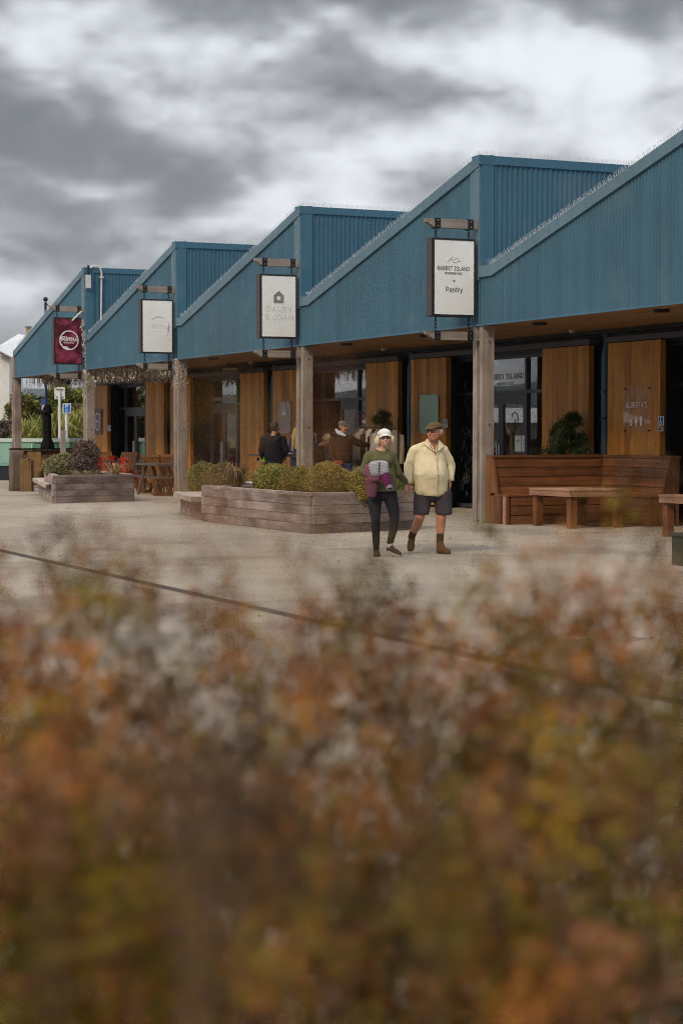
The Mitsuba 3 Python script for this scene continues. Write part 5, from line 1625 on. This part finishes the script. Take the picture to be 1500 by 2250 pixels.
def glasses(f, H, color, lens):
    mb2 = MB(color)
    for sx in (-1, 1):
        mb2.tube(f.world([H.q(sx * .062, -.080, .012), H.q(sx * .082, -.03, .012), H.q(sx * .084, .02, .006)]), .004, 5)
    mb2.tube(f.world([H.q(-.012, -.096, .010), H.q(.012, -.096, .010)]), .004, 5)
    g_ = obj("sunglasses", mb2, "paint", f.key)
    for sx in (-1, 1):
        t = back(H.ell((sx * .034, -.086, .004), (.030, .010, .021)))
        mb = MB(lens); mb.add(f.world(t.vertices), t.faces); obj("lens", mb, "paint", g_, smooth=True)


SKIN = np.array([.50, .27, .19])


def skin_color(v, seed=0, base=SKIN):
    n_ = meshkit.fbm(np.asarray(v) * 14 + seed, 3, seed)[:, None]
    return np.clip(base * (.86 + .28 * n_) * np.array([1.0, .97, .95]), 0, 1)


CR = (760, 900, 5.357)
# ---- the man in the flat cap
f = Fig(25.5, "man in flat cap, sunglasses, cream shirt and dark shorts walking hand in hand", CR)
p = f.p
hd = Head(p(1036, 258, -.02), yaw=-.66, nod=.02, s=1.06, wide=1.10)
neck, chest, belly, hip = p(1020, 400, .06), p(985, 520, .05), p(998, 760, -.02), p(1010, 960, .05)
shL, shR = p(812, 492, .06), p(1148, 490, .08)
elL, elR = p(740, 660, .08), p(1225, 650, .16)
wrL, wrR = p(738, 880, -.02), p(1216, 835, .06)
hipL, hipR = p(905, 1000, .05), p(1135, 1000, .06)
knL, knR = p(868, 1265, -.02), p(1118, 1280, .02)
anL, anR = p(778, 1480, .24), p(1104, 1530, .05)
HANDJ = p(752, 952, -.25)
parts = hd.parts(.010)
parts += chain((p(1022, 330, .03), .062), (neck, .068), (p(1005, 450, .06), (.10, .08, .06)))
parts += [bone(chest + [0, 0, -.04], (.175, .105, .10), belly, (.20, .16, .13)), bone(belly, (.20, .155, .12), hip, (.185, .14, .10))]
parts += chain((shL, .062), (elL, .047), (wrL, .031)) + chain((shR, .062), (elR, .047), (wrR, .032))
parts += [bone(chest + [0, 0, -.02], (.12, .09, .07), shL, .058), bone(chest + [0, 0, -.02], (.1, .09, .07), shR, .058)]
parts += chain((hipL, .105), (knL, .062), (knL * .6 + anL * .4 + [0.01, .02, 0], .062), (anL, .040)) + chain((hipR, .105), (knR, .066), (knR * .62 + anR * .38 + [0, .025, 0], .064), (anR, .042))
parts += hand_parts(wrL, [.08, -.35, -1], [-.5, -.6, .1], 1, curl=.42)
parts += hand_parts(wrR, [-.12, -.1, -1], [-.6, -.5, 0], 1, curl=.25)
t = skin_mesh(parts, .013, 7)
v = np.asarray(t.vertices)
col = skin_color(v, 3, np.array([.46, .22, .15]))
lc = (v - hd.c) @ hd.M / hd.s
lip = np.exp(-((lc[:, 0] / .026) ** 2 + ((lc[:, 2] + .070) / .006) ** 2)) * (lc[:, 1] < -.06)
col = col * (1 - lip[:, None] * .5) * (1 - .12 * ((lc[:, 2] > -.06) & (lc[:, 2] < 0) & (lc[:, 1] < 0))[:, None] * np.array([0, 1, 1]))
f.add("body", t, col, "skin", root=True)
SHIRT = np.array([.62, .545, .36])
sp = [bone(chest + [0, 0, -.03], (.205, .140, .13), belly, (.232, .205, .15)), bone(belly, (.232, .20, .14), p(1000, 965, .03), (.225, .185, .10))]
sp += [bone(p(985, 500, .06), (.13, .11, .09), shL, .078), bone(p(1000, 500, .06), (.11, .11, .09), shR, .078), bone(p(1012, 412, .07), (.105, .08, .035), p(985, 520, .05), (.19, .13, .09)), bone(p(960, 415, .07), .052, shL, .082), bone(p(1062, 415, .07), .05, shR, .080)]
sp += chain((shL, .080), (elL, .074), (p(735, 850, .0), .060)) + chain((shR, .080), (elR, .074), (p(1224, 815, .08), .057))
t = skin_mesh(sp, .016, 8, fold=.020, fs=8, seed=4, stretch=(1.6, 1.0, .8))
ms = solid(t)
zh = p(1000, 950)[2]
ms = ms.trim_by_plane([0.05, 0, 1], float(zh - .015))
# open collar: a narrow V cut out of the front
V0, V1, V2 = p(1057, 530, -.3), p(975, 370, -.3), p(1088, 365, -.3)
V_ = m3.Manifold.hull_points([[*(q + [0, o, 0])] for q in (V0, V1 + [-.0, 0, .02], V2 + [0, 0, .02], (V1 + V2) / 2 + [0, 0, .12]) for o in (-.15, .34)])
ms = ms - V_
for w_, el, r_ in ((p(735, 868, .0), elL, .09), (p(1224, 838, .08), elR, .09)):
    d = unit(np.asarray(w_) - el)
    cutter = m3.Manifold.hull_points([[*(w_ + d * a + np.array(o))] for a in (0.0, .12) for o in ((-r_, -r_, 0), (r_, -r_, 0), (r_, r_, 0), (-r_, r_, 0))])
    ms = ms - cutter
t = back(ms)
k_sh = f.add("shirt", t, np.clip(SHIRT * (.93 + .14 * meshkit.fbm(np.asarray(t.vertices) * 6, 3, 2)[:, None]), 0, 1), "cloth")
for q0, q1, q2, q3 in ((p(955, 350, .0), p(1040, 490, -.125), p(915, 400, .0), p(975, 440, -.085)), (p(1092, 360, .0), p(1062, 490, -.125), p(1150, 428, .0), p(1100, 470, -.09))):
    hl = m3.Manifold.batch_hull([ball(q, .009, 8) for q in (q0, q1, q2, q3)]); f.add("collar", back(hl), SHIRT * 1.05, "cloth", smooth=False)
    labels.pop(f.key + "__collar", None)
pk_ = MB(SHIRT * .9)
zz_ = [(1058, 545), (1062, 650), (1066, 760), (1064, 860), (1058, 970)]
surf = lambda x, y: None
tr_ = trimesh.Trimesh(t.vertices, t.faces, process=False)
from scipy.spatial import cKDTree
kt = cKDTree(np.asarray(t.vertices))
def front_of(x, y):
    q = p(x, y)
    vv = np.asarray(t.vertices)
    k = (np.abs(vv[:, 0] - q[0]) < .03) & (np.abs(vv[:, 2] - q[2]) < .03)
    return np.array([q[0], vv[k, 1].min() - .001 if k.any() else -.2, q[2]])
pts_ = [front_of(x, y) for x, y in zz_]
pk_.tube(f.world(pts_), .007, 5); obj("placket", pk_, "cloth", k_sh)
for x, y in ((1063, 590), (1066, 680), (1068, 768), (1066, 855)):
    q = front_of(x, y) + [0, -.004, 0]
    bt = MB((.25, .2, .13)); bt.mesh(trimesh.creation.icosphere(1, .008), lambda v: f.world(v + q)); obj("button", bt, "paint", k_sh)
cd = MB((.05, .02, .02)); cd.tube(f.world([p(950, 360, -.0), p(1000, 440, -.10), p(1058, 535, -.17), p(1075, 440, -.10), p(1085, 380, -.03)]), .005, 5); obj("neck_cord", cd, "cloth", f.key)
SH = np.array([.052, .044, .056])
sp = [bone(p(1008, 940, .05), (.20, .165, .09), p(1015, 1010, .05), (.21, .165, .10))] + chain((hipL, (.125, .135, .12)), (p(888, 1215, .0), (.110, .105, .06))) + chain((hipR, (.125, .135, .12)), (p(1146, 1215, .02), (.118, .11, .06)))
t2 = skin_mesh(sp, .016, 7, fold=.012, fs=8, seed=6)
m2 = solid(t2).trim_by_plane([0, 0, 1], float(p(1000, 1238)[2])).trim_by_plane([0, 0, -1], float(-p(1000, 925)[2]))
f.add("shorts", back(m2), SH, "cloth")
for an, kn in ((anL, knL), (anR, knR)):
    d = unit(kn - an)
    f.add("sock", skin_mesh([bone(an - d * .03, .049, an + d * .06, .050)], .014, 4), (.055, .03, .022), "cloth")
shoe(f, "shoe", p(772, 1545, .33), p(757, 1672, .16), .105, .1, (.10, .05, .03), (.045, .025, .018), anL + [0, .02, -.05])
hR, tR = p(1080, 1640, .06), p(1215, 1672, -.12)
hR[2] = tR[2] = .0
shoe(f, "shoe", hR, tR, .112, .1, (.11, .052, .03), (.05, .027, .02), anR + [0, .0, -.03])
cap = [hd.ell((0, .015, .062), (.092, .112, .058)), hd.hull(((0, -.06, .055), (.08, .05, .02)), ((0, -.112, .036), (.058, .03, .008)), ((0, .05, .06), (.085, .06, .03)))]
t = skin_mesh(cap, .014, 4); f.add("flat_cap", t, (.10, .072, .035), "cloth")
hr = [hd.ell((.074, .035, -.005), (.018, .045, .040)), hd.ell((-.074, .035, -.005), (.018, .045, .040)), hd.ell((0, .07, -.005), (.07, .045, .055))]
f.add("hair", skin_mesh(hr, .014, 3, fold=.006, fs=40), (.38, .33, .29), "cloth")
glasses(f, hd, (.12, .08, .05), (.10, .045, .04))
br = MB((.25, .16, .10)); a = np.linspace(0, 2 * np.pi, 13); br.tube(f.world([wrL + [.036 * math.cos(t_), .036 * math.sin(t_), .01] for t_ in a]), .006, 5, caps=False); obj("bracelet", br, "paint", f.key)
man_hand = f.world(wrL + unit(np.array([.08, -.35, -1])) * .07)

# ---- the woman in the white cap
f = Fig(24.95, "woman in white cap and olive jumper smiling, purple and grey jacket over one arm", CR)
p = f.p
hd = Head(p(455, 338, -.01), yaw=.10, nod=-.06, s=.98, tilt=-.05)
neck, chest, waist, hip = p(425, 450, .05), p(405, 580, .04), p(440, 820, .04), p(430, 985, .06)
shL, shR = p(276, 553, .05), p(535, 543, .06)
elL, elR = p(205, 730, .04), p(605, 740, .10)
wrL = p(345, 800, -.18)
mh = (man_hand - f.O) @ BAS
wrR = mh + np.array([-.035, .015, .085])
hipL, hipR = p(345, 1010, .06), p(515, 1010, .06)
knL, knR = p(348, 1300, -.02), p(573, 1275, .0)
anL, anR = p(356, 1640, .05), p(522, 1590, .05)
parts = hd.parts()
parts += chain((p(448, 400, .02), .050), (neck, .052), (p(415, 490, .05), (.09, .065, .045)))
parts += [bone(chest, (.145, .10, .12), waist, (.135, .10, .1)), bone(waist, (.135, .10, .1), hip, (.165, .12, .09))]
parts += chain((shL, .050), (elL, .040), (wrL, .027)) + chain((shR, .05), (elR, .04), (wrR, .027)) + [bone(chest, .1, shL, .052), bone(chest, .1, shR, .052)]
parts += chain((hipL, .09), (knL, .05), (anL, .033)) + chain((hipR, .09), (knR, .05), (anR, .033))
parts += hand_parts(wrL, [1, -.15, -.1], [0, .9, -.2], 1, curl=.35)
parts += hand_parts(wrR, [.22, -.15, -1], [.55, -.8, 0], -1, curl=.55)
t = skin_mesh(parts, .013, 7)
v = np.asarray(t.vertices)
col = skin_color(v, 5, np.array([.55, .32, .235]))
lc = (v - hd.c) @ hd.M / hd.s
lip = np.exp(-((lc[:, 0] / .026) ** 2 + ((lc[:, 2] + .070) / .010) ** 2)) * (lc[:, 1] < -.06)
col = col * (1 - lip[:, None] * np.array([.25, .55, .5]))
f.add("body", t, col, "skin", root=True)
te = back(hd.ell((0, -.090, -.069), (.019, .008, .0042), 16)); f.add("teeth", te, (.62, .56, .50), "paint")
OLV = np.array([.105, .10, .050])
sp = [bone(chest, (.17, .125, .13), waist, (.165, .125, .1)), bone(waist, (.165, .125, .1), p(442, 955, .05), (.190, .155, .09)), bone(p(360, 600, -.06), .075, p(490, 600, -.06), .075), bone(p(415, 480, .055), (.095, .07, .035), chest, (.16, .11, .1))]
sp += chain((shL, .072), (elL, .062), (wrL + [0.02, 0, 0.0], .048)) + chain((shR, .070), (elR, .056), (wrR * .86 + elR * .14, .042)) + [bone(chest, .11, shL, .072), bone(chest, .11, shR, .070)]
t = skin_mesh(sp, .016, 8, fold=.009, fs=9, seed=8)
ms = solid(t).trim_by_plane([0, 0, 1], float(p(440, 962)[2]))
nk = ball(p(425, 445, -.02), (.075, .085, .050), 20)
ms = ms - nk
t = back(ms); f.add("jumper", t, np.clip(OLV * (.9 + .2 * meshkit.fbm(np.asarray(t.vertices) * 9, 3, 2)[:, None]), 0, 1), "cloth")
sp = [bone(p(430, 900, .05), (.168, .135, .07), p(430, 1000, .07), (.178, .14, .09))] + chain((hipL, (.098, .105, .1)), (p(338, 1150, .02), .082), (knL, .060), (p(352, 1450, .012), .055), (anL, .041)) + chain((hipR, (.098, .105, .1)), (p(553, 1150, .03), .080), (knR, .060), (p(552, 1430, .025), .055), (p(520, 1560, .05), .043))
t = skin_mesh(sp, .015, 6, fold=.004, fs=16, seed=9); f.add("leggings", t, (.018, .018, .024), "cloth")
h0, t0 = p(352, 1690, .12), p(372, 1735, -.10)
h0[2] = t0[2] = .0
shoe(f, "shoe", h0, t0, .09, .09, (.05, .04, .035), (.035, .028, .024), anL + [0, .02, -.03])
h0, t0 = p(478, 1640, .09), p(640, 1725, -.10)
h0[2], t0[2] = .055, 0.0
shoe(f, "shoe", h0, t0, .088, .09, (.055, .042, .036), (.42, .34, .28), anR + [.0, .01, -.02])
d = unit(knR - anR); f.add("sock", skin_mesh([bone(anR - d * .03, .038, anR + d * .02, .036)], .012, 3), (.55, .48, .44), "cloth")
dome = hd.ell((0, .008, .058), (.090, .108, .075))
dome = dome.trim_by_plane([float(x) for x in hd.M @ np.array([0, .0, 1.0])], float((hd.M @ np.array([0, 0, 1.0])) @ hd.q(0, 0, .040)))
t = trimesh.Trimesh(*[np.asarray(x) for x in (back(dome).vertices, back(dome).faces)])
k_cap = f.add("cap", t, (.70, .68, .66), "cloth")
brim = []
N1, N2 = 15, 6
for i in range(N1):
    a = -1.25 + 2.5 * i / (N1 - 1)
    for j_ in range(N2):
        rr = 1 + .55 * j_ / (N2 - 1) * math.cos(a) ** .7
        x, y = .083 * math.sin(a) * (1 + .06 * j_ / (N2 - 1)), -.088 * math.cos(a) * rr
        z = .056 - .022 * (abs(math.sin(a)) ** 2) - .022 * j_ / (N2 - 1)
        brim.append(hd.q(x, y, z))
b_ = np.array(brim)
F1 = [[i * N2 + j_, i * N2 + j_ + 1, (i + 1) * N2 + j_ + 1, (i + 1) * N2 + j_] for i in range(N1 - 1) for j_ in range(N2 - 1)]
mb = MB((.76, .75, .74)); mb.add(f.world(b_), F1); mb.add(f.world(b_ - hd.M @ np.array([0, 0, .006])), [x[::-1] for x in F1]); obj("brim", mb, "cloth", k_cap, smooth=True)
hr = [hd.ell((-.094, .02, -.030), (.040, .06, .058)), hd.ell((.090, .025, -.030), (.036, .06, .062)), hd.ell((0, .075, -.02), (.085, .045, .075)), hd.ell((-.085, .03, .01), (.03, .05, .04)), hd.ell((.085, .03, .01), (.03, .05, .04)), hd.hull(((.105, .03, .0), (.02, .03, .02)), ((.125, .03, .022), (.006, .01, .006)))]
t = skin_mesh(hr, .012, 3, fold=.010, fs=32, seed=3, stretch=(1, 1, .4)); f.add("hair", t, np.clip(np.array([.62, .52, .36]) * (.72 + .56 * meshkit.fbm(np.asarray(t.vertices) * [60, 60, 14], 2, 4)[:, None]), 0, 1), "cloth")
glasses(f, hd, (.10, .05, .045), (.10, .055, .05))
# the quilted jacket over her arm
def quilt(parts, step=.010, pitch=.036, amp=.008, ax=2, slant=.15):
    t = skin_mesh(parts, step, 6)
    v = np.asarray(t.vertices)
    s_ = np.abs(np.sin((v[:, ax] + slant * v[:, 0] * (1 if ax == 2 else 0)) * np.pi / pitch)) ** .6
    t.vertices = v + np.asarray(t.vertex_normals) * ((s_ - .6) * amp)[:, None]
    return t
s = thing("jacket", "folded quilted jacket with grey lining and purple shell over the forearm of the smiling woman", "jacket")
def jk(name, t, color):
    mb = MB(color); mb.add(f.world(t.vertices), t.faces); return obj(name, mb, "cloth", s, smooth=True)
GREY, PUR, PURD = (.31, .31, .35), (.155, .058, .092), (.125, .022, .082)
jk("lining", quilt([m3.Manifold.batch_hull([ball(p(315, 660, -.26), .055), ball(p(335, 735, -.26), .055), ball(p(455, 650, -.27), .05), ball(p(455, 725, -.27), .055), ball(p(385, 632, -.27), .040)])]), GREY)
zp_ = MB((.03, .03, .035)); zp_.tube(f.world([p(395, 608, -.335), p(388, 660, -.345), p(384, 745, -.34)]), .006, 5); obj("zip", zp_, "cloth", s)
jk("shell", quilt([m3.Manifold.batch_hull([ball(p(258, 680, -.14), .045), ball(p(262, 760, -.18), .050), ball(p(370, 800, -.24), .045), ball(p(300, 830, -.22), .045)])], pitch=.05), PUR)
jk("sleeve", quilt([bone(p(300, 830, -.2), (.075, .045, .05), p(302, 930, -.18), (.072, .04, .05)), bone(p(302, 930, -.18), (.072, .04, .05), p(300, 1005, -.16), (.062, .036, .035))], pitch=.038), PUR)
jk("sleeve", quilt([bone(p(455, 775, -.26), .062, p(480, 850, -.26), .060), bone(p(480, 850, -.26), .060, p(505, 905, -.27), .040)], pitch=.040), PURD)
cuff = skin_mesh([bone(p(503, 903, -.275), .043, p(512, 920, -.28), .040)], .01, 2); jk("cuff", cuff, (.24, .20, .25))
jk("cuff_opening", skin_mesh([ball(p(513, 923, -.302), (.030, .018, .026))], .01, 1), (.02, .028, .032))

# ---- background figures before the second shop
def simple_person(label, depth, pts, cols, hair=None, cap=None, face=SKIN, hyaw=0., hnod=0., skirt=None, hs=1.08):
    f = Fig(depth, label)
    p = f.p
    P = {k: p(*v) for k, v in pts.items()}
    hd = Head(P["head"], yaw=hyaw, nod=hnod, s=hs)
    parts = hd.parts()
    k = hs
    parts += chain((P["head"] + [0, .01, -.08], .055 * k), (P["neck"], .058 * k))
    parts += [bone(P["neck"] - [0, 0, .02], .07 * k, P["chest"], (.17 * k, .11 * k, .13 * k)), bone(P["chest"], (.165 * k, .11 * k, .13 * k), P["hip"], (.155 * k, .115 * k, .1 * k))]
    for s_ in "LR":
        parts += chain((P["sh" + s_], .058 * k), (P["el" + s_], .045 * k), (P["wr" + s_], .031 * k)) + [bone(P["chest"] + [0, 0, .08], .08 * k, P["sh" + s_], .06 * k)]
        dd = unit(P["wr" + s_] - P["el" + s_])
        parts += hand_parts(P["wr" + s_], dd, [0, .3, -.6] if abs(dd[2]) < .8 else [0, 1, 0], 1 if s_ == "L" else -1, curl=.35)
        g0 = np.array([P["kn" + s_][0], P["kn" + s_][1], .09])
        parts += chain((P["hip"] + [(-.085 if s_ == "L" else .085) * k, 0, -.02], .09 * k), (P["kn" + s_], .06 * k), (g0, .042 * k))
    t = skin_mesh(parts, .022, 6)
    f.add("body", t, skin_color(t.vertices, 2, np.asarray(face)), "skin", root=True)
    sp = [bone(P["neck"] - [0, 0, .05], (.11 * k, .09 * k, .04), P["chest"], (.195 * k, .135 * k, .14 * k)), bone(P["chest"], (.195 * k, .135 * k, .14 * k), P["hem"], (.19 * k, .15 * k, .06))]
    arm = []
    for s_ in "LR":
        arm += chain((P["sh" + s_], .078 * k), (P["el" + s_], .068 * k), (P["wr" + s_] * .93 + P["el" + s_] * .07, .048 * k)) + [bone(P["chest"] + [0, 0, .07], .1 * k, P["sh" + s_], .08 * k)]
    if "sleeve" in cols:
        f.add("vest", skin_mesh(sp, .024, 7, fold=.014, fs=7, seed=3), cols["top"], "cloth")
        f.add("top", skin_mesh(arm, .024, 7, fold=.010, fs=8, seed=3), cols["sleeve"], "cloth")
    else:
        f.add("top", skin_mesh(sp + arm, .024, 7, fold=.014, fs=7, seed=3), cols["top"], "cloth")
    lg = [ball(P["hip"], (.175 * k, .135 * k, .12 * k))]
    for s_ in "LR":
        g0 = np.array([P["kn" + s_][0], P["kn" + s_][1], .10])
        lg += chain((P["hip"] + [(-.085 if s_ == "L" else .085) * k, 0, -.02], .108 * k), (P["kn" + s_], .078 * k), (g0, .065 * k))
        hq, tq = g0 + [0, .06, -.1], g0 + [0, -.18, -.1]
        if cols.get("away"):
            hq, tq = g0 + [0, -.06, -.1], g0 + [0, .18, -.1]
        shoe(f, "shoe", hq, tq, .095, .09, (.03, .028, .03), (.02, .02, .02), g0 + [0, 0, -.02])
    f.add("trousers", skin_mesh(lg, .024, 6, fold=.008, fs=9, seed=5), cols["legs"], "cloth")
    return f, hd, P


f, hd, P = simple_person("man seen from behind in a dark hooded top at the market table", 42.4,
    dict(head=(605, 938), neck=(600, 958), chest=(599, 975), hip=(601, 1012), hem=(601, 1010), shL=(580, 966), elL=(574, 990, -.02), wrL=(579, 1009, .18), shR=(621, 966), elR=(628, 990, -.02), wrR=(623, 1006, .25), knL=(594, 1062), knR=(611, 1062)),
    dict(top=(.012, .012, .018), legs=(.02, .022, .03), away=True), hyaw=math.pi - .55, hnod=-.35, face=(.36, .18, .12))
t = skin_mesh([hd.ell((0, .022, .042), (.083, .098, .085)), hd.ell((0, .05, -.01), (.078, .06, .055))], .014, 3, fold=.005, fs=40); f.add("hair", t, np.clip(np.array([.045, .038, .034]) * (.6 + .9 * meshkit.fbm(np.asarray(t.vertices) * 40, 2, 3)[:, None]), 0, 1), "cloth")
q = f.p
t = skin_mesh([m3.Manifold.batch_hull([ball(q(586, 962, -.05), .05), ball(q(614, 962, -.05), .05), ball(q(600, 974, -.11), .05)]), bone(q(588, 956, .02), .05, q(612, 956, .02), .05)], .02, 5, fold=.012, fs=10); f.add("hood", t, (.013, .013, .02), "cloth")

f, hd, P = simple_person("woman with long blonde hair and dark blue top half hidden by the second timber post", 43.6,
    dict(head=(658, 938), neck=(655, 956), chest=(654, 975), hip=(654, 1012), hem=(655, 1012), shL=(643, 966), elL=(638, 988), wrL=(639, 1004, .15), shR=(666, 966), elR=(672, 988), wrR=(668, 1004, .15), knL=(649, 1060), knR=(661, 1060)),
    dict(top=(.035, .035, .075), legs=(.13, .19, .30), away=True), hyaw=math.pi + .3, hnod=-.1, face=(.48, .28, .2), hs=.98)
q = f.p
t = skin_mesh([hd.ell((0, .02, .03), (.086, .10, .092)), bone(q(650, 945, -.06), .06, q(645, 968, -.12), .045), bone(q(645, 968, -.12), .045, q(643, 990, -.13), .022), bone(q(655, 950, -.09), .07, q(650, 985, -.13), .03)], .015, 4, fold=.012, fs=26, seed=4, stretch=(1, 1, .15)); f.add("hair", t, np.clip(np.array([.42, .29, .14]) * (.6 + .8 * meshkit.fbm(np.asarray(t.vertices) * [50, 50, 6], 2, 4)[:, None]), 0, 1), "cloth")

f, hd, P = simple_person("older person with curly fair hair stooping in a dark vest with teal sleeves", 42.9,
    dict(head=(719, 966, -.12), neck=(709, 976, -.02), chest=(702, 990, .05), hip=(697, 1022, .15), hem=(698, 1018, .13), shL=(690, 979, .05), elL=(684, 1003, -.02), wrL=(694, 1018, -.22), shR=(716, 984, -.02), elR=(722, 1006, -.1), wrR=(716, 1020, -.25), knL=(694, 1066, .12), knR=(706, 1066, .12)),
    dict(top=(.03, .024, .022), sleeve=(.006, .045, .07), legs=(.05, .05, .06)), hyaw=.75, hnod=.55, face=(.50, .29, .20), hs=1.0)
t = skin_mesh([hd.ell((0, .02, .042), (.094, .108, .095)), hd.ell((0, .06, -.01), (.088, .065, .07)), hd.ell((.07, .0, .02), (.03, .06, .05)), hd.ell((-.07, .0, .02), (.03, .06, .05))], .012, 3, fold=.016, fs=30, seed=6); f.add("hair", t, np.clip(np.array([.52, .43, .29]) * (.6 + .8 * meshkit.fbm(np.asarray(t.vertices) * 34, 2, 4)[:, None]), 0, 1), "cloth")

f, hd, P = simple_person("man in a grey cap and dark brown jacket reaching out to the clothes rack", 41.6,
    dict(head=(754, 938), neck=(749, 955), chest=(750, 978), hip=(753, 1020), hem=(753, 1014), shL=(731, 968, .02), elL=(728, 995, -.05), wrL=(738, 1016, -.2), shR=(771, 965, .0), elR=(793, 976, .12), wrR=(815, 978, .3), knL=(744, 1066), knR=(763, 1066)),
    dict(top=(.035, .021, .013), legs=(.045, .055, .13)), hyaw=.95, hnod=.12, face=(.45, .22, .15))
t = skin_mesh([hd.ell((0, .012, .062), (.090, .110, .070)), hd.hull(((0, -.075, .052), (.07, .04, .012)), ((0, -.155, .035), (.05, .03, .008)))], .014, 3); f.add("cap", t, (.13, .13, .135), "cloth")
q = f.p
t = skin_mesh([m3.Manifold.batch_hull([ball(q(738, 944, .02), .025), ball(q(742, 953, -.04), .03), ball(q(758, 957, -.07), .025)])], .014, 3); f.add("scarf", t, (.55, .54, .60), "cloth")
t = skin_mesh([bone(q(733, 952, .0), .05, q(745, 960, -.04), .055), bone(q(745, 960, -.04), .055, q(764, 960, -.02), .045)], .018, 4); f.add("jacket_collar", t, (.016, .017, .024), "cloth")
b1 = MB((.30, .05, .035)); b1.mesh(trimesh.creation.icosphere(2, 1.0), lambda v: f.world(v * [.12, .06, .045] + q(743, 1016, -.24)))
k_ = obj("waist_bag", b1, "cloth", f.key, smooth=True)

# ------------------------------------------------------------------ air
scene["air"] = {"type": "homogeneous", "albedo": 0.95, "sigma_t": 3.2e-5}
scene["haze"] = {"type": "cube", "to_world": T().translate([0, 0, 223]) @ T().scale([8900, 8900, 227]), "bsdf": {"type": "null"}, "interior": {"type": "ref", "id": "air"}}
scene["camera"]["medium"] = {"type": "ref", "id": "air"}
tag("haze", "thin air veiling the distant hills", "haze", kind="stuff")
